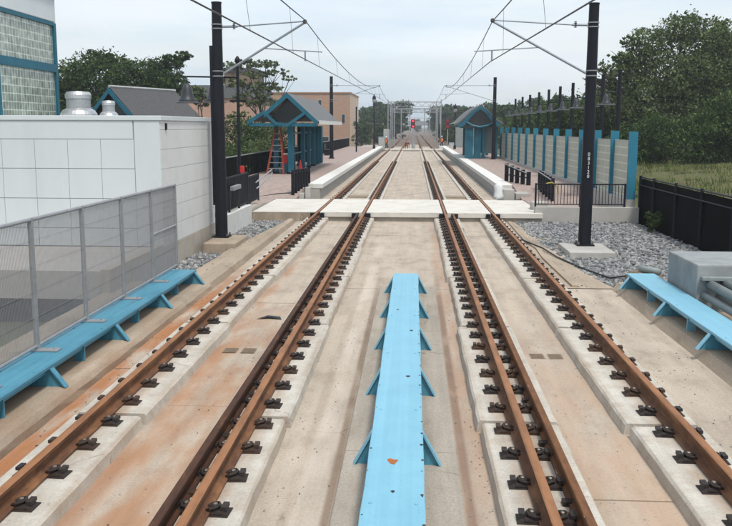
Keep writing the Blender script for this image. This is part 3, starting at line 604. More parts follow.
tw_ = thing('glass_block_tower', 'glass block stair tower with blue frames above the white roof', 'tower', (-9.85, 17.9, 3.0))
MB().box(-8, -.03, -.2, 6.1, -2.4, 2.78).build('wall', glassblock_m, tw_)
MB().box(-8.2, .02, -.4, 6.16, 2.80, 3.42).build('roof_fascia', panel_m, tw_, bevel=.02)
MB().box(-8.3, .08, -.5, 6.22, 3.421, 3.47).build('roof_cap', ridge_m, tw_)
fr = MB().box(-.03, .03, 6.0, 6.14, .0, 2.78).build('window_frame', teal_m, tw_)
MB().box(-.029, .029, -.2, 6.0, 2.70, 2.79).build('window_frame', teal_m, tw_)
MB().box(-.029, .035, -.2, 6.0, 1.46, 1.67).build('window_frame', teal_m, tw_)
MB().box(-.029, .032, 2.58, 2.70, 0, 1.458).build('window_frame', teal_m, tw_); MB().box(-.029, .032, 2.58, 2.70, 1.672, 2.698).build('window_frame', teal_m, tw_)

def fan(label, x, y, r, h, g):
    t = thing('roof_fan', label, 'roof fan', (x, y, 3.20), 0, g)
    MB().lathe([(r*.9, 0), (r*.9, h*.04), (r*1.0, h*.06), (r*1.02, h*.14), (r*.9, h*.27), (r*.68, h*.36)], n=28).build('base_skirt', alum_m, t, smooth=False)
    MB().lathe([(r*.66, h*.34), (r*.66, h*.72)], n=28).build('louvre_band', galv_m, t)
    MB().lathe([(r*.70, h*.72), (r*.72, h*.86), (r*.62, h*.97), (r*.1, h)], n=28).build('cap', alum_m, t)
fan('large spun aluminium mushroom fan on the white roof', -8.12, 21, .43, .64, 'roof fans')
fan('small spun aluminium fan beside the larger roof fan', -7.38, 21, .22, .42, 'roof fans')

# ================================================================= POLES AND CATENARY
def ocs_pole(label, x, y, zb, zt, sg, near):
    t = thing('catenary_pole', label, 'catenary pole', (x, y, zb), 0, 'black catenary poles')
    h = zt-zb
    MB().lathe([(.155, 0.03), (.118, h-.03), (.118, h-.03)], n=24).build('shaft', black_m, t, smooth=False)
    MB().lathe([(.128, h-.03), (.128, h)], n=24).build('cap', black_m, t)
    MB().box(-.21, .21, -.21, .21, 0, .03).build('base_plate', black_m, t)
    for dx in (-.17, .17):
        for dy in (-.17, .17): MB().lathe([(.022, .03), (.022, .09)], (dx, dy, 0), 6).build('anchor_bolt', bolt_m, t)
    zc, zb2 = (5.40, 4.28) if near else (6.05, 4.95)
    for z in (zc+.05, zc-.05, zb2+.06, zb2-.06):
        MB().lathe([(.136, z-zb-.012), (.136, z-zb+.012)], n=24).build('clamp_band', galv_m, t)
    mx = (-2.66 if x < 0 else 1.84) if near else (x+sg*3.6)
    a = thing_child('bracket_arm', t)
    zm = 5.52 if near else 6.05; zcw = 4.58 if near else 5.05
    sx = mx-x
    m = MB(); m.tube([(sg*.13, 0, zc-zb), (sg*.5, 0, zc-zb+.005)], .03, 8); m.tube([(sg*.5, 0, zc-zb+.005), (sx, 0, zm-zb)], .017 if near else .02, 8)
    m.build('top_tie', gwire_m, t)
    m = MB(); m.tube([(sg*.13, 0, zb2-zb), (sx, 0, zm-zb-.03)], .028 if near else .022, 8); m.build('inclined_tube', gwire_m, t)
    q = .5 if near else .5; ax_, az_ = sg*.13+(sx-sg*.13)*q, zb2-zb+(zm-.03-zb2)*q
    m = MB(); m.tube([(ax_, 0, az_), (sx+sg*.42, 0, az_-.09)], .014, 8); m.tube([(sx, 0, az_-.07), (sx, 0, zcw-zb)], .02, 6); m.build('registration_arm', gwire_m, t)
    m = MB(); m.lathe([(.03, 0), (.05, .02), (.05, .08), (.03, .1)], (sx, 0, zm-zb-.06), 10)
    m.build('messenger_clamp', wire_m, t)
    m = MB()
    for k in range(5): m.lathe([(.022, k*.03), (.04, k*.03+.01), (.022, k*.03+.02)], (sg*.42, 0, zc-zb-.06), 10)
    m.build('insulator', black_m, t)
    return t
def thing_child(n, t): return None
lp = ocs_pole('tall black catenary pole beside the white building', -4.81, 21.55, .26, 5.98, 1, True)
rp = ocs_pole('tall black catenary pole standing in the right ballast', 4.21, 21.45, .15, 5.9, -1, True)
# left near pole: conduit sleeve
MB().box(-.19, -.10, -.05, .05, .8, 4.95-.26).build('conduit', black_m, lp)
ocs_pole('black catenary pole on the left platform behind the shelter', -6.2, 66, .64, 6.72, 1, False)
ocs_pole('black catenary pole on the right platform before the shelter', 5.95, 66, .64, 6.65, -1, False)
# number painted on the right pole
for i, ch in enumerate('083120'):
    cu = bpy.data.curves.new('pole_number', 'FONT'); cu.body = ch; cu.size = .115; cu.extrude = .002; cu.align_x = 'CENTER'
    o = bpy.data.objects.new('pole_number', cu); C.objects.link(o); o.parent = rp; o.location = (-.01, -.165, 1.93-i*.105+.35-.1); o.rotation_euler = (R(90), 0, 0)
    cu.materials.append(white_m)
    bpy.context.view_layer.update(); me = bpy.data.meshes.new_from_object(o.evaluated_get(bpy.context.evaluated_depsgraph_get()))
    q = bpy.data.objects.new('digit', me); C.objects.link(q); q.parent = rp; q.location = o.location; q.rotation_euler = o.rotation_euler; bpy.data.objects.remove(o)
tag(MB().box(-5.0, -4.22, 20.35, 21.1+.9, -.3, .25).build('pole_footing', kerb_m, bevel=.02), 'beige concrete footing under the left catenary pole', 'concrete footing', 'pole footings')
tag(MB().box(3.64, 4.70, 20.2, 21.85, -.3, .145).build('pole_footing', conc_m, bevel=.02), 'low pale concrete footing under the right catenary pole', 'concrete footing', 'pole footings')

def cat(xm, xc, lab, zs):
    Ps = [(-22, *zs[0]), (21.5, *zs[1]), (66, *zs[2]), (112, *zs[3]), (160, *zs[4])]
    t = thing('overhead_wire', 'overhead messenger and contact wire above the '+lab, 'overhead wire', (0, 0, 0), 0, 'overhead wires')
    mw, cw = MB(), MB()
    for (y0, z0, c0, xa, xca), (y1, z1, c1, xb, xcb) in zip(Ps[:-1], Ps[1:]):
        L = y1-y0; sag = (.62 if y0 > 0 else .26)*(L/44)**2; pts = []; cp = []
        for k in range(17):
            u = k/16; zz = z0+(z1-z0)*u-4*sag*u*(1-u); pts.append((xa+(xb-xa)*u, y0+L*u, zz)); cp.append((xca+(xcb-xca)*u, y0+L*u, c0+(c1-c0)*u))
            if k % 2 == 1 and pts[-1][1] > 4: MB().tube([pts[-1], cp[-1]], .0035, 4).build('dropper', wire_m, t)
        mw.tube(pts, .0125, 6); cw.tube(cp, .011, 6)
    mw.build('messenger_wire', wire_m, t); cw.build('contact_wire', wire_m, t)
cat(0, 0, 'left track', [(5.40, 3.67, -2.3, -1.82), (5.55, 4.6, -2.66, -2.62), (6.03, 5.03, -2.6, -2.4), (6.2, 5.2, -2.4, -2.4), (6.2, 5.2, -2.4, -2.4)])
cat(0, 0, 'right track', [(5.40, 3.98, 1.75, 2.48), (5.5, 4.55, 1.84, 1.80), (6.03, 5.03, 2.2, 2.2), (6.2, 5.2, 2.0, 2.0), (6.2, 5.2, 2.0, 2.0)])

# ================================================================= BELL LAMPS
def bell_lamp(label, x, y, zb, zt, arms, za, zbell, g, scale=1.0, row=False):
    t = thing('lamp_post', label, 'lamp post', (x, y, zb), 0, g)
    h = zt-zb
    MB().lathe([(.11, 0), (.11, .5), (.06, .6), (.05, h-.25), (.05, h)], n=14).build('shaft', black_m, t)
    if row: MB().lathe([(.08, .6), (.072, h+.12)], n=14).build('sleeve', black_m, t)
    else: MB().lathe([(.05, h), (.10, h+.06), (.09, h+.12), (.03, h+.22)], n=12).build('finial', black_m, t)
    for a in arms:
        ar = MB(); ar.tube([(0, 0, za-zb), (a, 0, za-zb+.03)], .028, 8); ar.build('arm', black_m, t)
        s = scale; zz = zbell-zb
        b = MB().lathe([(.05*s, .62*s), (.11*s, .56*s), (.17*s, .45*s), (.21*s, .22*s), (.26*s, .10*s), (.31*s, .03*s), (.31*s, .0)], (a, 0, zz), 20)
        b.tube([(a, 0, zz+.6*s), (a, 0, za-zb+.03)], .02, 6)
        bo = b.build('lamp_shade', frost_m, t, smooth=True)
        MB().lathe([(.31*s, -.001), ((.6 if row else .40)*s, -.02), ((.6 if row else .40)*s, -.05), (.05, -.06)], (a, 0, zz), 20).build('shade_rim', rim_m, bo)
    return t
l0 = bell_lamp('black lamp post with hanging bell shades beside the white building', -6.02, 30, .28, 5.15, (-1.76, -.82), 4.66, 3.85, 'lamp posts')
MB().box(-.28, .28, -.04, .04, 3.55, 3.62).build('crossbar', black_m, l0)
MB().box(-.24, .26, -.04, .04, 3.05, 3.1).build('crossbar', black_m, l0)
for i, y in enumerate([32.6, 35.4, 38.5, 42.0, 45.6, 49.4, 53.2, 57.3, 61.2, 65.4]):
    bell_lamp('slim black lamp post behind the blue screen, %s from the near end' % ORD[i], 7.42, y, .3, 4.95, (-.45,), 4.25, 3.86, 'lamp posts behind the screen', .58, True)
# ================================================================= RIGHT WINDSCREEN
ws = thing('windscreen', 'long blue post screen with beige louvred panels along the right platform', 'windscreen', (6.98, 27.4, .28))
wy = [28.4, 31.0, 33.9, 36.9, 40.2, 43.6, 47.1, 50.9, 54.6, 58.4, 62.3, 66.4, 70.5]
for i, y in enumerate(wy):
    w = .17
    MB().box(-.13, .13, y-27.4-.08, y-27.4+.08, .38 if i else .18, 2.60+i*.012).build('post', post_blue_m, ws)
for a, b in zip(wy[:-1], wy[1:]):
    MB().box(-.01, .01, a-27.4+.08, b-27.4-.08, .45, 2.28).build('screen_panel', screen_m, ws)
    MB().box(-.02, .02, a-27.4+.08, b-27.4-.08, 2.281, 2.32).build('top_bar', ridge_m, ws)
MB().box(-.2, .12, .9, 46, -.1, .44).build('base_curb', conc_m, ws)
# ================================================================= RIGHT END WALL AND RAILING
tag(MB().box(3.9, 7.18, 28.02, 28.3, -.4, .49).build('end_wall', conc_m, bevel=.015), 'grey concrete wall at the right end of the crossing ramp', 'concrete wall')
def picket(name, label, x, y, z, L, h, rz, gap=.11, pr=.011, mesh=black_m, g=None):
    t = thing(name, label, 'railing', (x, y, z), rz, g)
    MB().box(0, L, -.02, .02, h-.04, h).build('top_rail', mesh, t); MB().box(0, L, -.015, .015, .06, .09).build('bottom_rail', mesh, t)
    n = max(1, int(round(L/1.5)))
    for i in range(n+1): MB().box(L*i/n-.028, L*i/n+.028, -.028, .028, 0, h+.01).build('post', mesh, t)
    k = int(L/gap)
    for i in range(1, k): MB().box(L*i/k-pr, L*i/k+pr, -pr, pr, .0901, h-.0401).build('baluster', mesh, t)
    return t
picket('picket_railing', 'black picket railing on the grey end wall at right', 3.92, 28.16, .49, 2.82, .74, 0, .10, .009)
tag(MB().box(3.95, 4.45, 29.0, 29.7, .285, .55).build('concrete_stub', conc_m, bevel=.02), 'square grey concrete stub behind the end wall railing', 'concrete block')
tag(MB().box(3.42, 3.85, 33.4, 34.3, .0, .66).build('concrete_stub', conc_m, bevel=.02), 'grey concrete stub at the near end of the right coping', 'concrete block')
tag(MB().box(3.92, 4.45, 33.6, 34.5, .25, .50).build('concrete_stub', conc_m, bevel=.02), 'low concrete stub beneath the right black guard panel', 'concrete block')
def guard(label, x, y, z, n, dx, dy, h0, h1, hw):
    t = thing('guard_railing', label, 'guard railing', (x, y, z))
    for i in range(n):
        u = i/(n-1); h = h0+(h1-h0)*u
        MB().box(dx*u-hw, dx*u+hw, dy*u-.05, dy*u+.05, 0, h).build('picket', black_m, t)
    p = [(0, 0, h0-.12), (dx, dy, h1-.12)]; MB().tube(p, .03, 8).build('rail', black_m, t); MB().tube([(0, 0, .3), (dx, dy, .3)], .03, 8).build('rail', black_m, t)
    p = [(-.08, -.05, h0-.05), (dx-.08, dy-.05, h1-.02)]; MB().tube(p, .02, 8).build('handrail', galv_m, t)
    return t
guard('dark guard railing at the near end of the right platform', 4.74, 36.3, .64, 5, -.62, 2.7, .55, .78, .085)
guard('dark guard railing in front of the left shelter', -4.68, 33.7, .34, 7, .30, 2.7, 1.0, .98, .06)
guard('dark guard railing by the blue screen on the right ramp', 5.15, 32.6, .30, 6, -.12, 2.6, .85, 1.0, .06)
m = MB(); m.tube([(4.9, 32.5, .95), (5.1, 32.5, 1.0), (5.3, 32.5, .85), (5.35, 32.5, .6)], .03, 6); tag(m.build('caution_tape', mat('yellow_tape', (.45, .36, .08))), 'loose yellow caution tape on the right ramp railing', 'caution tape')
for (x0, x1, y0, y1, zz, lb) in ((-4.12, -3.92, 33.0, 33.5, .72, 'taller'), (-4.35, -4.15, 32.95, 33.3, .50, 'shorter')):
    tag(MB().box(x0, x1, y0, y1, .0, zz).build('concrete_stub', conc_m, bevel=.015), 'small %s grey concrete stub beside the left platform coping' % lb, 'concrete block')
# white plastic wrapped bundle on right of crossing
b = MB(); prof_ = [(.05, 0), (.17, .02), (.19, .15), (.15, .35), (.17, .5), (.10, .62), (.03, .66)]; b.lathe(prof_, (3.22, 33.1, .296), 12)
b.v = [(x+random.uniform(-.02, .02), y+random.uniform(-.02, .02), z) for x, y, z in b.v]
tag(b.build('wrapped_bundle', white_m, smooth=True), 'white plastic wrapped bundle standing at the right edge of the crossing', 'bundle')

# ================================================================= LEFT RAMP WALL AND RAILINGS
rw = MB(); rw.hexa([(-5.25, 22.65, -.3), (-5.05, 22.65, -.3), (-5.05, 26.98, -.3), (-5.25, 26.98, -.3)], [(-5.25, 22.65, .62), (-5.05, 22.65, .62), (-5.05, 26.98, .60), (-5.25, 26.98, .60)])
tag(rw.build('ramp_wall', coping_m, bevel=.015), 'low whitewashed concrete wall along the left ballast', 'wall')
rr = picket('picket_railing', 'tall black railing on the low white wall at left', -5.16, 22.8, .61, 4.1, 1.0, R(90), .12, .022)
rr2 = picket('picket_railing', 'black sloping railing leading up to the left platform', -5.42, 27.0, .42, 3.6, .95, R(91), .12, .022)
hr = MB().tube([(-5.0, 27.5, 1.25), (-5.0, 30.6, 1.50), (-5.0, 30.7, 1.40), (-5.0, 30.5, 1.30), (-5.0, 27.6, 1.05)], .022, 8).build('handrail', galv_m); tag(hr, 'silver tubular handrail looping beside the left ramp', 'handrail', )
for i, z in enumerate((1.28, )):
    t = thing('junction_box', 'pale grey box on the railing beside the catenary pole', 'box', (-5.0, 24.3, 1.25)); MB().box(-.05, .06, -.5, .5, 0, .12).build('box_shell', galv_m, t, bevel=.01)
e = thing('red_lamp_box', 'small red box fixed to the black lamp post', 'box', (-5.9, 29.86, 1.42)); MB().box(-.075, .075, -.05, .05, 0, .25).build('box_shell', red_m, e, bevel=.02)
# black fence along the back of the left platform
bf = thing('platform_fence', 'long black mesh fence behind the left platform', 'fence', (-8.05, 27.5, .5))
MB().tube([(0, 0, 1.18), (0, 82, 1.18)], .03, 6).build('top_rail', galv_m, bf)
for i in range(28): MB().box(-.03, .03, i*3-.03, i*3+.03, -.6, 1.2).build('post', black_m, bf)
m = MB(); 
for i in range(560): m.box(-.012, .012, i*.146, i*.146+.075, -.3, 1.15)
m.build('infill', bmesh_m, bf)
# black privacy fence on the right
rf = thing('privacy_fence', 'black fabric covered fence between the ballast and the grass bank', 'fence', (7.22, 0, -.1))
ry_ = [28.2, 26.6, 24.4, 22.2, 20.0, 17.8, 15.6, 13.4, 11.2]
for y in ry_: MB().tube([(0, y, -.2), (0, y, 1.60)], .045, 8).build('post', black_m, rf)
for a, b in zip(ry_[:-1], ry_[1:]):
    MB().tube([(0, a, 1.55), (0, b, 1.55)], .025, 6).build('top_rail', black_m, rf); MB().tube([(-.02, a, 1.30), (-.02, b, 1.30)], .018, 6).build('middle_rail', black_m, rf)
    n = 14; V = []
    for q in range(n+1):
        y = a+(b-a)*q/n
        for z in (-.05, .4, .9, 1.5): V.append((.03+.02*math.sin(y*3+z*4)+random.uniform(-.006, .006), y, z))
    MB().add(V, [(q*4+k, q*4+k+1, q*4+5+k, q*4+4+k) for q in range(n) for k in range(3)]).build('fabric_panel', bmesh_m, rf, smooth=True)

# ================================================================= GREY BOX, PIPES, CABLES, GRATES
tag(MB().box(4.42, 6.1, 13.62, 15.15, .13, .90).build('concrete_box', boxc_m, bevel=.025), 'square grey cast concrete box behind the right blue cover', 'concrete box')
for i, (x, z, r, lab) in enumerate(((4.62, .60, .07, 'upper left'), (4.85, .62, .07, 'upper right'), (4.55, .42, .06, 'lower left'), (4.78, .40, .06, 'lower right'))):
    y0 = 13.60
    tag(MB().tube([(x, y0, z), (x+.02, 9, z-.03), (x+.03, 2, z-.05)], r, 14).build('conduit_pipe', pipe_m, smooth=True), '%s grey pipe running from the concrete box towards the camera' % lab, 'pipe', 'grey pipes')
tag(MB().box(4.50, 5.05, 13.3, 13.58, .15, .66).build('pipe_saddle', boxc_m, bevel=.02) if False else MB().box(4.48, 5.1, 13.5, 13.615, .66, .72).build('pipe_collar', pipe_m, bevel=.01), 'grey lintel on the box above the pipe mouths', 'collar')
tag(MB().tube([(4.5, 15.9, .40), (4.22, 16.2, .42)], .065, 12).build('pipe_stub', pipe_m, smooth=True), 'short grey pipe stub beyond the concrete box', 'pipe')
b = bmesh.new(); bmesh.ops.create_icosphere(b, subdivisions=3, radius=1)
for v in b.verts:
    v.co = Vector((v.co.x*.32, v.co.y*.4, v.co.z*.17))*(1+.25*math.sin(v.co.x*7+v.co.y*5)*.6+random.uniform(-.04, .04)); v.co += Vector((4.35, 16.3, .2))
me = bpy.data.meshes.new('burlap_bundle'); b.to_mesh(me); b.free(); me.materials.append(burlap_m); me.shade_smooth(); o = bpy.data.objects.new('burlap_bundle', me); C.objects.link(o)
tag(o, 'crumpled brown burlap at the far end of the right blue cover', 'burlap')
tag(MB().tube([(2.68, 23.9, .03), (2.9, 22.9, .07), (3.2, 21.5, .06), (3.34, 20.1, .04), (3.62, 18.6, .03), (3.9, 17.2, .06), (4.15, 16.6, .22)], .017, 6).build('black_cable', black_m), 'thin black cable trailing across the right ballast', 'cable')
tag(MB().tube([(-6.6, 33.3, .34), (-5.9, 33.4, .335), (-5.3, 33.9, .41), (-4.8, 34.1, .43)], .02, 6).build('cable', black_m), 'dark cable lying across the left ramp', 'cable')
for x, y, lab in ((1.66, 11.3, 'left'), (1.90, 11.3, 'right')):
    t = thing('drain_grate', 'small rusty drain grate between the right track rails, the %s of two' % lab, 'grate', (x, y, .004), 0, 'drain grates')
    MB().box(-.09, .09, -.12, .12, 0, .004).build('frame', burlap_m, t)
    m = MB()
    for k in range(6): m.box(-.07, .07, -.10+k*.036, -.10+k*.036+.022, .0042, .009)
    m.build('bars', burlap_m, t)
for x, y, lab in ((-2.2, 11.35, 'right'), (-2.45, 11.35, 'left')):
    t = thing('drain_grate', 'small rusty drain grate between the left track rails, the %s of two' % lab, 'grate', (x, y, .004), 0, 'drain grates')
    MB().box(-.09, .09, -.12, .12, 0, .004).build('frame', burlap_m, t)
    m = MB()
    for k in range(6): m.box(-.07, .07, -.10+k*.036, -.10+k*.036+.022, .0042, .009)
    m.build('bars', burlap_m, t)
tag(MB().add([(-2.45, 13.3, .006), (-2.25, 13.35, .03), (-2.05, 13.3, .006), (-2.1, 13.5, .006), (-2.3, 13.52, .02)], [(0, 1, 4), (1, 2, 3), (1, 3, 4)]).build('rag', black_m), 'dark flattened rag on the deck between the left rails', 'rag')

# ================================================================= SHELTERS
def shelter_left():
    t = thing('platform_shelter', 'blue gabled shelter with grey shingle roof on the left platform', 'shelter', (-6.22, 43.0, .64))
    L = 13.2; zr, ze = 4.0, 2.62
    # main roof: ridge at x=0, right eave x=+1.5, left to valley x=-1.15
    rfm = MB()
    rfm.add([(0, 0, zr), (1.52, 0, ze), (1.52, L, ze), (0, L-.5, zr), (-1.12, 0, ze+.42), (-1.12, L-1.2, ze+.42)], [(0, 1, 2, 3), (0, 3, 5, 4)])
    rfm.add([(0, 0, zr-.1), (1.52, 0, ze-.1), (1.52, L, ze-.1), (0, L-.5, zr-.1), (-1.12, 0, ze+.32), (-1.12, L-1.2, ze+.32)], [(0, 1, 2, 3), (0, 3, 5, 4)])
    rfm.add([(0, L-.5, zr), (1.52, L, ze), (-1.12, L-1.2, ze+.42)], [(0, 1, 2)])
    rfm.build('roof', shingle2_m, t)
    m = MB().add([(-1.12, -.02, zr-.86), (-1.95, 0, ze), (-1.95, L-1, ze), (-1.12, L-1, zr-.86), (-.75, 0, ze+.25), (-.75, L-1, ze+.25)], [(0, 1, 2, 3), (0, 3, 5, 4)]); m.build('side_roof', shingle2_m, t)
    def board(a, b, h, y=-.06, th=.05, nm='fascia_board'):
        (x0, z0), (x1, z1) = a, b
        MB().hexa([(x0, y, z0-h), (x1, y, z1-h), (x1, y+th, z1-h), (x0, y+th, z0-h)], [(x0, y, z0), (x1, y, z1), (x1, y+th, z1), (x0, y+th, z0)]).build(nm, teal_m, t)
    board((0, zr+.02), (1.52, ze+.02), .26); board((-1.14, ze+.42), (0, zr+.0201), .26, -.062)
    board((-1.97, ze+.02), (-1.14, zr-.84), .2, -.07); board((-1.14, zr-.842), (-.55, ze+.0), .2, -.075)
    board((-1.9, ze-.08), (1.45, ze-.08), .16, -.03, .06, 'tie_beam')
    board((-.62, ze-.01), (.0, ze-.1), .16, -.082, .05, 'arch_brace'); board((.0, ze-.1), (.95, ze+.55), .17, -.084, .05, 'arch_brace')
    MB().box(1.54, 1.62, .3, L, ze-.14, ze+.06).build('gutter', coping_m, t)
    # gable infill lattice set back
    MB().add([(0, .5, zr-.12), (1.2, .5, ze), (-1.0, .5, ze)], [(0, 1, 2)]).build('gable_infill', darkglass_m, t)
    for (x, y, w) in ((0.02, 1.0, .13), (-.78, 1.4, .10), (0.05, 10.5, .13), (.05, 5.6, .12), (-.8, 10.5, .1), (-.15, 3.2, .09), (.08, 8.0, .1)):
        p = MB().box(x-w, x+w, y-w, y+w, .0, ze-.03).build('post', teal_m, t); MB().box(x-w-.04, x+w+.04, y-w-.04, y+w+.04, 0, .1).build('post_base', black_m, p)
    MB().box(-.05, .03, 1.2, 10.4, .95, 1.03).build('rail', teal_m, t); MB().box(-.05, .03, 1.2, 10.4, 2.0, 2.08).build('rail', teal_m, t)
    MB().box(-.85, .02, 10.4, 10.46, .2, 2.4).build('back_panel', darkglass_m, t)
    for k in range(4): MB().box(.06, .3, 11.2+k*.9, 11.26+k*.9, .05, ze-.2).build('slat', teal_m, t)
    return t
shelter_left()
def shelter_right():
    t = thing('platform_shelter', 'teal shelter with curved grey roof on the right platform', 'shelter', (4.95, 66.6, .64))
    pr = [(-1.95, 2.62), (-1.55, 2.8), (-1.1, 3.22), (-.55, 3.72), (0, 4.02), (.45, 3.8), (.95, 3.28), (1.4, 2.9), (1.75, 2.7)]
    V = [(x, y, z-dz) for y in (0, 10) for dz in (0, .14) for x, z in pr]; n = len(pr)
    F = [(i, i+1, 2*n+i+1, 2*n+i) for i in range(n-1)]+[(n+i, n+i+1, 3*n+i+1, 3*n+i) for i in range(n-1)]+[(i, i+1, n+i+1, n+i) for i in range(n-1)]
    MB().add(V, F).build('roof', shingle2_m, t)
    pi = [(x*.82, z-.2) for x, z in pr]
    V = [(x, -.02, z+.03) for x, z in [(q*.9, w-.12) for q, w in pr]]+[(x*.78, -.02, z-.32) for x, z in pr]
    MB().add(V, [(i, i+1, n+i+1, n+i) for i in range(n-1)]).build('arch_fascia', teal_m, t)
    MB().add([(x*.78, .3, z-.32) for x, z in pr]+[(0, .3, 2.35)], [tuple(range(n+1))]).build('arch_window', darkglass_m, t)
    MB().tube([(-1.0, -.05, 2.75), (-.6, -.05, 2.5), (0, -.05, 2.38), (.6, -.05, 2.5), (1.0, -.05, 2.75)], .09, 6).build('arch_brace', teal_m, t)
    for x, y, w in ((-.75, .7, .3), (-.1, .9, .26), (.35, .8, .12), (1.3, .9, .12), (-.6, 9, .15), (1.3, 9, .12)):
        MB().box(x-w, x+w, y-w, y+w, 0, 2.6).build('post', teal_m, t)
    MB().box(-.1, 1.3, 1.2, 1.25, .4, 2.4).build('glass_panel', pipe_m, t)
    return t
shelter_right()
# stored things in the left shelter
l = thing('step_ladder', 'orange step ladder leaning open inside the left shelter', 'ladder', (-6.85, 43.6, .64))
for sx in (-1, 1):
    MB().hexa([(sx*.42-.05-.1, 0, 0), (sx*.42+.05-.1, 0, 0), (sx*.42+.05-.1, .05, 0), (sx*.42-.05-.1, .05, 0)], [(sx*.13-.05, .5, 2.3), (sx*.13+.05, .5, 2.3), (sx*.13+.05, .55, 2.3), (sx*.13-.05, .55, 2.3)]).build('stile', orange_m, l)
    MB().hexa([(sx*.36-.04, 1.1, 0), (sx*.36+.04, 1.1, 0), (sx*.36+.04, 1.15, 0), (sx*.36-.04, 1.15, 0)], [(sx*.13-.04, .6, 2.25), (sx*.13+.04, .6, 2.25), (sx*.13+.04, .65, 2.25), (sx*.13-.04, .65, 2.25)]).build('stile', orange_m, l)
for k in range(1, 8):
    u = k/8; w = .42+(.13-.42)*u; MB().box(-.1*(1-u)-w, -.1*(1-u)+w, .5*u, .5*u+.09, 2.3*u-.015, 2.3*u+.015).build('step', galv_m, l)
c = thing('cooler_box', 'red cooler box on the floor of the left shelter', 'cooler', (-6.45, 44.4, .64)); MB().box(-.25, .2, -.2, .2, .5, .95).build('body', red_m, c, bevel=.03); MB().box(-.27, .22, -.22, .22, .951, 1.03).build('lid', white_m, c, bevel=.02); MB().box(-.3, .25, -.25, .25, 0, .499).build('stand', teal_m, c)
c = thing('traffic_cone', 'red traffic cone beside the shelter post', 'cone', (-5.75, 44.2, .64)); MB().lathe([(.16, .03), (.03, .7)], n=14).build('cone_body', red_m, c); MB().box(-.2, .2, -.2, .2, 0, .03).build('base', red_m, c)

# ================================================================= FAR STATION CLUTTER
def lantern(label, x, y, zt):
    t = thing('lantern_post', label, 'lamp post', (x, y, .1), 0, 'lantern posts')
    h = zt-.1
    MB().lathe([(.14, 0), (.14, .9), (.07, 1.0), (.06, h-.9)], n=10).build('shaft', black_m, t)
    MB().lathe([(.08, h-.9), (.2, h-.75), (.2, h-.55), (.12, h-.5)], n=10).build('lantern', galv_m, t)
    MB().lathe([(.22, h-.5), (.17, h-.25), (.06, h-.1), (.05, h)], n=10).build('lantern_cap', black_m, t)
lantern('dark lantern post at the far end of the left platform', -4.35, 96, 6.5); lantern('dark lantern post at the far end of the right platform', 4.45, 96, 5.5)
tag(MB().tube([(-5.5, 84, .6), (-5.5, 84, 4.9)], .07, 8).build('thin_pole', black_m), 'plain thin black pole before the tan brick building', 'pole')
def signal(label, x, y, zb):
    t = thing('rail_signal', label, 'signal', (x, y, 0), 0, 'red rail signals')
    MB().tube([(0, 0, .05), (0, 0, zb)], .06, 8).build('mast', galv_m, t)
    h = MB().box(-.26, .26, -.12, .12, zb+.1, zb+1.25).build('signal_head', red_signal_m, t, bevel=.03)
    for dz in (.33, 1.02):
        MB().tube([(0, -.121, zb+dz), (0, -.16, zb+dz)], .13, 14).build('lens', lens_m, h)
    MB().box(-.14, .14, -.15, -.121, zb+.52, zb+.84).build('lens', darkglass_m, h)
red_signal_m = mat('dark_red_housing', (.16, .012, .02), rough=.6)
lens_m = bpy.data.materials.new('lit_red_lens'); lens_m.use_nodes = True; p = lens_m.node_tree.nodes['Principled BSDF']; p.inputs['Base Color'].default_value = (.5, .02, .03, 1); p.inputs['Emission Color'].default_value = (1, .06, .09, 1); p.inputs['Emission Strength'].default_value = 1.0
signal('red rail signal standing between the two tracks', -.13, 113, 2.75); lens_m = mat('dim_red_lens', (.35, .02, .035), rough=.3)
signal('darker red rail signal right of the tracks', 4.3, 113, 2.75)
def portal(label, y, x0, x1, z, legs, r=.06, g='grey gantries'):
    t = thing('gantry', label, 'gantry', (0, y, 0), 0, g)
    for x in legs: MB().box(x-r, x+r, -r, r, 0, z+.4*(x in (x0, x1))).build('leg', galv_m, t)
    m = MB(); m.box(x0, x1, -.06, .06, z-.06, z+.06); m.box(x0, x1, -.06, .06, z-.66, z-.58)
    for i in range(14):
        a = x0+(x1-x0)*i/14; b = x0+(x1-x0)*(i+1)/14; m.tube([(a, 0, z-.62 if i % 2 else z), (b, 0, z if i % 2 else z-.62)], .03, 4)
    m.build('beam', galv_m, t)
portal('grey steel gantry spanning the tracks beyond the platforms, nearest', 132, -3.9, 4.0, 6.7, [-3.9, -3.45, -2.95, 3.3, 4.0])
portal('second grey steel gantry spanning the tracks', 165, -4.0, 4.4, 6.3, [-4.0, -2.4, 2.9, 4.4], .08)
portal('third grey steel gantry spanning the tracks', 205, -5.5, 6, 7.3, [-5.5, -1.0, 2.4, 6.0], .1)
for x, y, w, h, lab in ((-4.0, 108.4+.8, .8, 1.7, 'pale grey cabinet at the far end of the left platform'), (3.2+1.7, 112, .9, 1.0, 'grey cabinet at the far end of the right platform'), (-.05, 114.5, .45, .9, 'small pale bin between the tracks beside the central signal'), (-3.1-1.1, 135, .9, 2.6, 'tall pale cabinet at the foot of the nearest gantry')):
    t = thing('equipment_cabinet', lab, 'cabinet', (x, y, .1)); MB().box(-w/2, w/2, -.25, .25, 0, h).build('cabinet_body', pipe_m if h < 2 else side_m, t, bevel=.02); MB().box(-w/2+.05, w/2-.05, -.265, -.251, .1, h-.1).build('door', ridge_m, t)
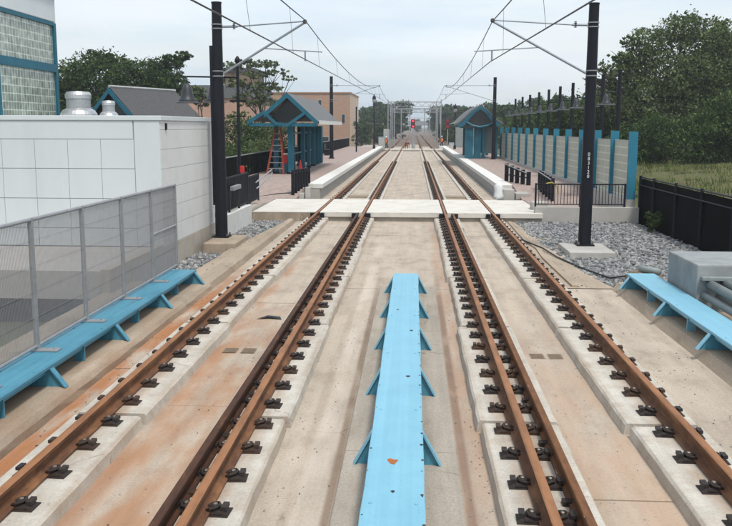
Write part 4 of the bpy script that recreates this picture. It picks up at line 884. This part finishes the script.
# far rails are the same rails; overpass bridge far away
ob = thing('overpass_bridge', 'grey steel overpass crossing far beyond the gantries', 'bridge', (0, 300, 0))
MB().box(-60, 60, -4, 4, 3.6, 5.0).build('deck_girder', galv_m, ob)
for x in (-12, 10, 24): MB().box(x-1, x+1, -3, 3, 0, 3.59).build('pier', conc_m, ob)
m = MB()
for i in range(60): m.box(-60+i*2, -60+i*2+.15, -4.05, -3.95, 5.0, 6.0)
m.box(-60, 60, -4.06, -3.94, 6.0, 6.1); m.build('parapet_railing', galv_m, ob)
for x, y, s, lab in ((-9.5, 150, 4, 'grey concrete block building far beside the left track'), ):
    pass
gf = thing('site_fence', 'pale corrugated fence beyond the right shelter', 'fence', (4.9, 104, .1))
MB().box(0, 4.2, -.05, .05, .3, 2.9).build('fence_panel', pipe_m, gf)
for k in range(5): MB().box(k-.03, k+.03, -.12, -.051, 0, 3).build('post', galv_m, gf)
tag(MB().box(3.4, 4.3, 118, 118.5, .02, .5).build('material_pile', white_m, bevel=.05), 'white wrapped pile right of the far tracks', 'pile')

def person(label, x, y, z, rz, joints, edges, rad, vest_j, h=1.7):
    t = thing('person', label, 'person', (x, y, z), rz)
    me = bpy.data.meshes.new('body'); me.from_pydata(joints, edges, []); o = bpy.data.objects.new('body', me); C.objects.link(o); o.parent = t
    s = o.modifiers.new('skin', 'SKIN'); 
    for i, r_ in enumerate(rad): me.skin_vertices[0].data[i].radius = (r_, r_)
    me.skin_vertices[0].data[0].use_root = True
    o.modifiers.new('sub', 'SUBSURF').levels = 2; o.modifiers['sub'].render_levels = 2
    me.materials.append(denim_m)
    return t
def mkperson(label, x, y, z, rz, bend):
    # joints: pelvis, chest, neck, head, hips, knees, ankles, toes, shoulders, elbows, hands
    b = bend; c, s_ = math.cos(b), math.sin(b)
    def T(dx, dz, dy=0): return (dx, dy-s_*dz, .88-.18*(b > .5)+c*dz)
    ph = .88-.18*(b > .5)
    J = [(0, 0, ph), T(0, .38), T(0, .56), T(0, .62),
         (.1, 0, ph-.05), (.13, -.16*(b > .5), .46), (.13, .02, .08), (.14, -.16, .04),
         (-.1, 0, ph-.05), (-.13, -.16*(b > .5), .46), (-.13, .02, .08), (-.14, -.16, .04),
         T(.2, .5), (T(.24, .5)[0], T(.24, .5)[1]-.05, T(.24, .5)[2]-.28), (T(.22, .5)[0], T(.22, .5)[1]-.15, T(.22, .5)[2]-.50),
         T(-.2, .5), (T(-.24, .5)[0], T(-.24, .5)[1]-.05, T(-.24, .5)[2]-.28), (T(-.22, .5)[0], T(-.22, .5)[1]-.15, T(-.22, .5)[2]-.50)]
    E = [(0, 1), (1, 2), (2, 3), (0, 4), (4, 5), (5, 6), (6, 7), (0, 8), (8, 9), (9, 10), (10, 11), (2, 12), (12, 13), (13, 14), (2, 15), (15, 16), (16, 17)]
    rad = [.15, .16, .07, .06, .10, .07, .05, .04, .10, .07, .05, .04, .07, .05, .035, .07, .05, .035]
    t = person(label, x, y, z, rz, J, E, rad, None)
    hd = T(0, .74); m = MB(); m.lathe([(.03, -.13), (.07, -.10), (.085, -.02), (.085, .05), (.06, .11), (.02, .13)], hd, 14); m.tube([(hd[0], hd[1]-.08, hd[2]), (hd[0], hd[1]-.105, hd[2]-.03)], .014, 6)
    m.build('head', skin_m, t, smooth=True)
    MB().lathe([(.125, .03), (.10, .04), (.10, .09), (.07, .14), (.02, .16)], hd, 14).build('hard_hat', vest_m if bend > .5 else white_m, t, smooth=True)
    # vest shell following the torso
    V = []; F = []; n = 12
    for k, (zz, w, dd) in enumerate(((.0, .18, .15), (.2, .19, .16), (.42, .21, .16), (.55, .13, .11))):
        for j in range(n):
            a = 2*math.pi*j/n; p0 = T(w*math.cos(a), zz); V.append((p0[0], p0[1]+dd*math.sin(a)*c, p0[2]+dd*math.sin(a)*s_))
    F = [(k*n+j, k*n+(j+1) % n, (k+1)*n+(j+1) % n, (k+1)*n+j) for k in range(3) for j in range(n)]+[tuple(range(n)), tuple(3*n+j for j in range(n))]
    MB().add(V, F).build('vest', vest_m, t, smooth=True)
    for i in (14, 17):
        m = MB(); hx, hy, hz = J[i]; m.box(hx-.04, hx+.04, hy-.02, hy+.015, hz-.09, hz)
        for k in range(4): m.box(hx-.04+k*.021, hx-.04+k*.021+.016, hy-.03, hy, hz-.165+.01*(k % 3), hz-.091)
        m.box(hx+.042, hx+.06, hy-.03, hy, hz-.10, hz-.03); m.build('hand', skin_m, t)
    return t
mkperson('worker in an orange vest bending over between the far tracks', -.95, 114, .05, .2, 1.1)
mkperson('worker in an orange vest and white helmet beside the far left track', -3.5, 113.5, .05, -.5, .15)
mkperson('worker in an orange vest standing right of the far tracks', 3.9, 124, .05, .3, .1)

# ================================================================= BUILDINGS IN THE BACKGROUND
pb = thing('pavilion_building', 'grey shingled pavilion with blue gable behind the white building', 'building', (-14.0, 40.0, -.4), R(-19.3))
L = 5.3
MB().add([(0, 0, 5.2), (1.45, 0, 3.75), (1.45, L+.3, 3.75), (0, L-.1, 5.2), (-1.45, 0, 3.75), (-1.45, L+.3, 3.75)], [(0, 1, 2, 3), (0, 3, 5, 4), (3, 2, 5)]).build('roof', shingle_m, pb)
MB().hexa([(0, -.06, 4.9), (1.45, -.06, 3.45), (1.45, 0, 3.45), (0, 0, 4.9)], [(0, -.06, 5.15), (1.45, -.06, 3.72), (1.45, 0, 3.72), (0, 0, 5.15)]).build('fascia_board', teal_m, pb)
MB().hexa([(-1.45, -.06, 3.45), (0, -.06, 4.9), (0, 0, 4.9), (-1.45, 0, 3.45)], [(-1.45, -.06, 3.72), (0, -.06, 5.15), (0, 0, 5.15), (-1.45, 0, 3.72)]).build('fascia_board', teal_m, pb)
MB().tube([(0, 0, 5.22), (0, L-.1, 5.22)], .07, 6).build('ridge_cap', ridge_m, pb)
MB().box(-1.2, 1.2, .3, L, 0, 3.76).build('wall', beige_m, pb)
MB().add([(-1.2, .25, 3.7), (1.2, .25, 3.7), (0, .25, 4.95)], [(0, 1, 2)]).build('gable_wall', darkglass_m, pb)
def building(name, label, x0, x1, y0, y1, z1, m, wins, roofm=None, side=None, zb=-.6, roof_h=.35):
    t = thing(name, label, 'building', (x0, y0, zb)); w = x1-x0; d_ = y1-y0; h = z1-zb
    MB().box(0, w, 0, d_, 0, h).build('wall', m, t)
    MB().box(-.15, w+.15, -.15, d_+.15, h+.001, h+roof_h).build('roof', roofm or ridge_m, t)
    if side: MB().box(w+.003, w+.04, .0, d_, 0, h).build('side_wall', side, t)
    for (a, b, c, e_) in wins:
        f = MB().box(a, b, -.05, -.003, c-zb, e_-zb).build('window', ridge_m, t); MB().box(a+.1, b-.1, -.07, -.051, c-zb+.1, e_-zb-.1).build('pane', darkglass_m, f)
    return t
building('stucco_building', 'pink stucco building with a slate roof beyond the left fence', -24, -14.0, 75, 85, 5.4, pink_m, [(1.5, 2.6, 2.6, 4.2), (4.2, 5.2, 2.6, 4.2), (6.8, 7.6, 2.4, 4.4), (8.6, 9.4, 2.0, 3.2)], shingle2_m, None, -.6, 1.1)
building('stucco_building', 'brown upper block rising behind the pink stucco building', -18.6, -15.7, 86, 92, 8.3, burlap_m, [], shingle_m)
building('brick_building', 'flat roofed tan brick building left of the tracks', -28, -10.9, 150, 172, 8.65, bricks_m, [(8, 8.7, 6.2, 7.6), (9.8, 10.5, 6.2, 7.6), (11.6, 12.3, 6.2, 7.6), (15.6, 16.3, 3.6, 5.2), (11.5, 13.5, .2, 1.4)], brick_m, brickl_m, -.6, .2)
building('low_building', 'low brown shed between the brick building and the far tracks', -10.3, -6.2, 165, 175, 3.4, burlap_m, [(.6, 1.6, .8, 2.2)], ridge_m)

# ================================================================= TREES
def crown_mesh(name, lobes, nleaf, size, m, seed, gap=.25):
    r = np.random.default_rng(seed); vol = np.array([l[3]*l[4]*l[5] for l in lobes])**(2/3); pr = vol/vol.sum(); P = []; Nn = []
    # clusters on/in each lobe
    ncl = max(8, int(nleaf/26)); idx = r.choice(len(lobes), ncl, p=pr); lob = np.array(lobes)[idx]
    dv = r.normal(size=(ncl, 3)); dv /= np.linalg.norm(dv, axis=1)[:, None]; rad = r.uniform(.3, 1.2, ncl)**.6
    cc = lob[:, :3]+dv*lob[:, 3:]*rad[:, None]; csz = lob[:, 3:].min(1)*r.uniform(.09, .25, ncl)
    k = nleaf//ncl; off = r.normal(size=(ncl, k, 3)); off *= (csz[:, None, None]*np.array([1.1, 1.1, .6]))
    p = (cc[:, None]+off).reshape(-1, 3); n = len(p)
    a = r.normal(size=(n, 3)); a /= np.linalg.norm(a, axis=1)[:, None]; b = r.normal(size=(n, 3)); b -= a*(a*b).sum(1)[:, None]; b /= np.linalg.norm(b, axis=1)[:, None]
    s = size*r.uniform(.5, 1.25, n)[:, None]
    V = np.stack([p-a*s, p+b*s*.55, p+a*s, p-b*s*.55], 1).reshape(-1, 3); F = np.arange(4*n).reshape(-1, 4)
    return np_mesh(name, V, F, m)
def trunk_mb(h, r, lobes, seed, spread=.6):
    rd = random.Random(seed); m = MB()
    pts = [(0, 0, 0)]; x = y = 0
    for i in range(1, 6): x += rd.uniform(-.04, .04)*h; y += rd.uniform(-.03, .03)*h; pts.append((x, y, h*i/5))
    m.tube(pts, r, 8, r*.45)
    for l in lobes:
        k = rd.randint(2, 4); s = Vector(pts[k]); e = Vector(l[:3]); mid = s.lerp(e, .5)+Vector((0, 0, -.05*h))
        m.tube([s, mid, e], r*.45, 6, r*.12)
        for q in range(4):
            e2 = e+Vector((rd.uniform(-1, 1)*l[3], rd.uniform(-1, 1)*l[4], rd.uniform(-.4, .9)*l[5])); m.tube([mid.lerp(e, .4), e2], r*.16, 5, r*.04)
    return m
def tree(name, label, x, y, z, H, lobes, nleaf, size, m, seed, r=.18, th=None, g=None, cat='tree'):
    t = thing(name, label, cat, (x, y, z), 0, g)
    trunk_mb(th or H*.55, r, lobes, seed).build('trunk', bark_m, t)
    o = bpy.data.objects.new('crown', crown_mesh('crown', lobes, nleaf, size, m, seed)); C.objects.link(o); o.parent = t
    return t
# big tree behind the right platform
rd = random.Random(3)
def lobset(spec): return [tuple(s) for s in spec]
tree('broadleaf_tree', 'tall spreading tree rising behind the right lamp posts', 15.6, 56, .8, 9.2,
     lobset([(0, 0, 5.6, 2.6, 2.4, 1.6), (-2.3, 0, 5.3, 1.6, 1.6, 1.0), (-3.3, 0, 4.3, 1.3, 1.3, .7), (-1.2, 0, 7.4, 1.3, 1.4, .9), (.9, 0, 8.1, 1.5, 1.5, 1.0), (2.6, 0, 7.5, 1.4, 1.5, 1.2), (2.6, 0, 5.2, 2.0, 2, 1.5), (-.6, -.5, 3.6, 3.0, 2, 1.4), (2.8, 0, 3.2, 2.2, 2, 1.6), (-2.4, 0, 6.4, .8, 1, .5), (-4.1, 0, 5.9, .8, .9, .32), (-3.0, 0, 6.6, .7, .8, .3), (-4.4, 0, 5.0, .7, .8, .35), (-2.3, 0, 7.5, .6, .7, .3)]), 42000, .10, leaf_olive, 11, .32, 6)
tree('broadleaf_tree', 'tree with layered boughs at the right edge of the photo', 20.6, 58, 1.0, 9,
     lobset([(0, 0, 6.2, 2.2, 2, 1.5), (-.9, 0, 7.8, 1.3, 1.5, .9), (1.4, 0, 7.4, 1.6, 1.6, 1.1), (.6, 0, 4.4, 2.4, 2, 1.6), (0, 0, 2.4, 2.5, 2, 1.4)]), 26000, .115, leaf_olive, 12, .3, 6)
tree('broadleaf_tree', 'dark dense tree below the tall right tree', 13.0, 60, .8, 5, lobset([(0, 0, 2.6, 2.4, 2, 2.2), (-1.8, 0, 2.0, 1.6, 1.6, 1.7), (1.9, 0, 2.2, 1.8, 1.6, 1.9), (-3.6, 0, 2.4, 1.4, 1.5, 1.5)]), 22000, .11, leaf_dark, 13, .2, 3)
tree('leafy_bush', 'bright green bushy tree near the right edge above the grass', 17.1, 50, .9, 4.6, lobset([(0, 0, 1.9, 1.7, 1.5, 1.7), (1.5, 0, 1.7, 1.5, 1.4, 1.6), (-1.5, 0, 1.4, 1.3, 1.2, 1.3), (.4, 0, 3.1, 1.2, 1.2, .9)]), 24000, .085, leaf_mid, 14, .12, 2.2, None, 'bush')
tree('leafy_bush', 'dark green bush left of the bright green bushy tree', 13.9, 52, .8, 3.4, lobset([(0, 0, 1.5, 1.6, 1.4, 1.3), (-1.3, 0, 1.2, 1.2, 1.2, 1.1)]), 15000, .08, leaf_dark, 15, .1, 1.5, None, 'bush')
tree('leafy_bush', 'broad dark bush at the far right above the fence', 20.3, 49, 1.0, 4, lobset([(0, 0, 1.7, 1.7, 1.4, 1.6), (-1.5, -.2, 1.2, 1.1, 1.2, 1.1)]), 15000, .085, leaf_mid, 16, .1, 2, None, 'bush')
tree('leafy_bush', 'rounded bush behind the blue screen, left of the tall tree', 11.6, 66, .7, 4, lobset([(0, 0, 2.0, 1.6, 1.4, 1.7), (-1.8, 0, 1.7, 1.5, 1.4, 1.6), (1.3, 0, 2.6, 1.2, 1.2, 1.4)]), 9000, .14, leaf_dark, 17, .1, 2, None, 'bush')
tree('leafy_bush', 'olive bush behind the middle of the blue screen', 10.4, 80, .7, 4, lobset([(0, 0, 2.0, 1.9, 1.4, 1.9), (-1.6, 0, 1.7, 1.5, 1.4, 1.6), (2.3, 0, 2.2, 1.6, 1.5, 1.9)]), 9000, .15, leaf_mid, 18, .1, 2, None, 'bush')
tree('leafy_bush', 'small weed clump against the black privacy fence', 6.98, 25.6, -.05, .9, lobset([(0, 0, .35, .2, .4, .32)]), 700, .045, leaf_mid, 19, .02, .3, None, 'weeds')
# left trees behind the white building
tree('broadleaf_tree', 'dense dark tree left of the pavilion roof', -21.6, 60, -.4, 9, lobset([(0, 0, 6.6, 2.0, 2, 1.7), (-2.1, 0, 6.4, 1.5, 1.6, 1.4), (1.6, 0, 6.9, 1.1, 1.4, 1.2), (-3.0, 0, 5.0, 1.6, 1.4, 1.6), (1.0, 0, 4.6, 2, 1.6, 1.6), (0, 0, 7.9, .9, .9, .6)]), 26000, .11, leaf_dark, 21, .28, 5.5)
tree('broadleaf_tree', 'dark tree with a long bough reaching right over the pavilion', -18.3, 62, -.4, 9, lobset([(0, 0, 6.6, 1.4, 1.5, 1.3), (-.8, 0, 5.4, 1.5, 1.5, 1.3), (1.2, 0, 7.9, .9, .9, .42), (2.0, 0, 8.3, .7, .7, .3), (1.3, 0, 6.5, .9, .9, .7), (1.2, 0, 5.5, .8, .8, .5)]), 19000, .10, leaf_dark, 22, .24, 5.5)
tree('small_tree', 'small pale green tree beside the bell lamps', -15.9, 64, -.4, 6, lobset([(0, 0, 5.9, .55, .6, .42), (.3, 0, 5.3, .5, .5, .4)]), 1400, .12, leaf_olive, 23, .09, 5.2)
tree('airy_tree', 'airy flat layered tree above the left shelter', -12.0, 70, -.4, 9, lobset([(-2.8, 0, 8.1, 1.0, .9, .38), (-1.3, 0, 8.3, 1.2, 1, .34), (.2, 0, 8.3, 1.0, 1, .36), (-.4, 0, 7.5, 1.1, 1, .32), (1.2, 0, 7.7, .9, .9, .3), (2.1, 0, 7.2, .6, .6, .22), (-2.3, 0, 6.9, .9, .9, .4), (0, 0, 6.5, 1.4, 1, .45), (-.9, 0, 5.6, 1.7, 1, .6)]), 9000, .095, leaf_olive, 24, .16, 6.5)
for i, (x, y, w, h, mm) in enumerate([(-9.6, 46, 1.1, 1.3, leaf_mid), (-9.3, 53, 1.0, 1.4, leaf_olive), (-9.5, 40, 1.0, 1.25, leaf_mid), (-10.4, 60, 1.5, 1.8, leaf_dark), (-11.6, 58, 1.2, 2.2, leaf_dark)]):
    tree('shrub', 'green shrub behind the left platform fence, %s from the near end' % ORD[[1, 2, 0, 4, 3][i]], x, y, -.5, h*2, lobset([(0, 0, h, w, w*1.8, h), (w*.5, 1.5, h*.9, w*.8, w, h*.8)]), 7000, .075 if i < 3 else .10, mm, 40+i, .04, h, 'shrubs behind the left platform', 'shrub')
# far tree line: four crowns, copied
protos = []
for s in range(4):
    rr_ = random.Random(100+s); lb = [(rr_.uniform(-2.2, 2.2), rr_.uniform(-1, 1), rr_.uniform(3.5, 7.0), rr_.uniform(1.6, 2.6), 2, rr_.uniform(1.2, 2.1)) for _ in range(5)]+[(0, 0, 3.0, 3.2, 2, 2.4), (0, 0, 6.6, 2, 2, 1.7)]
    protos.append((trunk_mb(4, .25, lb[:3], s).mesh('trunk', bark_m), crown_mesh('crown', lb, 5200, .30, leaf_far, 60+s)))
far = [(-15.5, 200, .92), (-12.2, 215, .96), (-9.4, 222, 1.18), (-6.6, 230, 1.16), (-4.6, 225, 1.12), (-18, 230, .9), (-7.6, 185, .8),
       (8.6, 225, 1.15), (11.5, 215, 1.02), (14.2, 220, .98), (17.5, 215, 1.05), (21, 210, .98), (24, 200, .98), (27.5, 195, 1.0), (31, 190, 1.05), (35, 180, 1.1), (39, 170, 1.1), (7.4, 260, 1.1), (10.5, 165, .80), (14.5, 150, .88), (19, 150, .98), (23.5, 140, 1.0), (28, 130, 1.0), (18.0, 112, .86), (23, 105, .95), (13.0, 118, .74), (15.2, 92, .70), (12.4, 98, .62), (18.6, 88, .78),
       (-30, 120, 1.0), (-36, 115, 1.05), (-26, 130, 1.0), (-22, 140, .95), (-42, 105, 1.0), (33, 110, 1.1), (38, 95, 1.1), (30, 80, 1.05), (26.5, 68, 1.0), (-14, 430, 1.0), (-6, 460, .9), (2, 480, .85), (-6.4, 158, .48), (-8.3, 140, .5), (-5.6, 178, .5), (6.2, 150, .5), (7.6, 138, .55), (5.4, 172, .5), (9.0, 128, .55), (10, 440, .95), (18, 450, 1.0)]
far.sort(key=lambda q: q[0])
for i, (x, y, s) in enumerate(far):
    side_ = 'left' if x < 0 else 'right'; same = [q for q in far if (q[0] < 0) == (x < 0)]; kk = same.index((x, y, s))
    num = ORD[kk] if kk < len(ORD) else ['seventeenth', 'eighteenth', 'nineteenth', 'twentieth', 'twenty-first', 'twenty-second', 'twenty-third', 'twenty-fourth', 'twenty-fifth', 'twenty-sixth', 'twenty-seventh', 'twenty-eighth', 'twenty-ninth', 'thirtieth', 'thirty-first', 'thirty-second', 'thirty-third', 'thirty-fourth', 'thirty-fifth', 'thirty-sixth'][kk-16]
    t = thing('far_tree', 'distant tree %s of the tracks, %s from the left' % (side_, num), 'tree', (x, y, -.3), random.uniform(0, 6), 'distant trees'); t.scale = (s, s, s*random.uniform(.93, 1.05))
    tm, cm = protos[i % 4]
    for nm, me in (('trunk', tm), ('crown', cm)):
        o = bpy.data.objects.new(nm, me); C.objects.link(o); o.parent = t
# grass tufts on the bank
n = 26000; gx_ = rng.uniform(7.6, 26, n); gy_ = rng.uniform(18, 60, n); z_ = np.array([bankz(a, b) for a, b in zip(gx_, gy_)])
hh = rng.uniform(.06, .26, n)*(1+.6*np.sin(gx_*.8+gy_*.35)); a_ = rng.uniform(0, 6.28, n); w_ = .02
V = np.stack([np.c_[gx_-w_*np.cos(a_), gy_-w_*np.sin(a_), z_-.02], np.c_[gx_+w_*np.cos(a_), gy_+w_*np.sin(a_), z_-.02], np.c_[gx_+rng.normal(0, .06, n), gy_+rng.normal(0, .06, n), z_+hh]], 1).reshape(-1, 3)
gl = leafmat('grass_blades', (.05, .08, .02), (.095, .12, .034), (.17, .16, .065))
o = bpy.data.objects.new('long_grass', np_mesh('long_grass', V, np.arange(3*n).reshape(-1, 3), gl)); C.objects.link(o); o['kind'] = 'stuff'; o['label'] = 'long dry grass on the bank behind the black fence'; o['category'] = 'grass'

# ================================================================= HAZE
hz = MB().box(-2600, 2600, -260, 3600, -5, 16)
o = hz.build('haze', None); o['kind'] = 'stuff'; o['label'] = 'thin summer haze hanging in the air'; o['category'] = 'haze'; o.display_type = 'WIRE'
hm = bpy.data.materials.new('haze'); hm.use_nodes = True; t = hm.node_tree; t.nodes.remove(t.nodes['Principled BSDF'])
pv = t.nodes.new('ShaderNodeVolumePrincipled'); pv.inputs['Color'].default_value = (.86, .91, .96, 1); pv.inputs['Density'].default_value = .0007; pv.inputs['Anisotropy'].default_value = .2
t.links.new(pv.outputs[0], t.nodes['Material Output'].inputs['Volume']); o.data.materials.append(hm)

# ================================================================= SMALL THINGS
def flat_bits(n, x0, x1, y0, y1, s0, s1, z):
    P = np.c_[rng.uniform(x0, x1, n), y0+(y1-y0)*rng.uniform(0, 1, n)**1.2, np.full(n, z)]
    sc = rng.uniform(s0, s1, (n, 1, 1)); V = IV[None]*sc*rng.uniform(.6, 1.3, (n, len(IV), 1))*np.array([1, 1, .5])+P[:, None, :]
    return V.reshape(-1, 3), (IF[None]+(np.arange(n)*len(IV))[:, None, None]).reshape(-1, 3)
parts = [flat_bits(160, -3.72, -3.42, 4, 15, .004, .012, .006), flat_bits(120, -2.68, -1.95, 5, 27, .003, .010, .006), flat_bits(200, -1.2, -.62, 5, 27, .003, .009, .006),
         flat_bits(160, .46, .68, 5, 27, .003, .009, .006), flat_bits(160, 1.47, 2.1, 5, 27, .003, .010, .006), flat_bits(120, 2.85, 3.7, 5, 16, .004, .012, .006), flat_bits(60, 2.9, 3.4, 16, 27, .01, .022, .02), flat_bits(16, -4.3, -4.1, 15.8, 26, .01, .03, .15)]
off = 0; VV = []; FF = []
for v_, f_ in parts: VV.append(v_); FF.append(f_+off); off += len(v_)
o = bpy.data.objects.new('deck_grit', np_mesh('deck_grit', np.vstack(VV), np.vstack(FF), stone_m)); C.objects.link(o); o['kind'] = 'stuff'; o['label'] = 'scattered grit and stone chips on the track deck'; o['category'] = 'grit'
for x, y, lab in ((-7.3, 60, 'black slatted bench at the back of the left platform, nearer'), (-7.3, 74, 'black slatted bench at the back of the left platform, farther')):
    t = thing('platform_bench', lab, 'bench', (x, y, .64), 0, 'platform benches')
    MB().box(-.22, .22, -.9, .9, .42, .47).build('seat', black_m, t); MB().box(-.26, -.2, -.9, .9, .5, .95).build('backrest', black_m, t)
    for yy in (-.8, .8): MB().box(-.2, .2, yy-.03, yy+.03, 0, .419).build('leg', black_m, t)
t = thing('litter_bin', 'black litter bin beside the second pole on the left platform', 'bin', (-6.9, 63, .64)); MB().lathe([(.22, 0), (.27, .8)], n=16).build('bin_body', black_m, t); MB().lathe([(.29, .8), (.2, .95), (.05, 1.0)], n=16).build('lid', black_m, t)
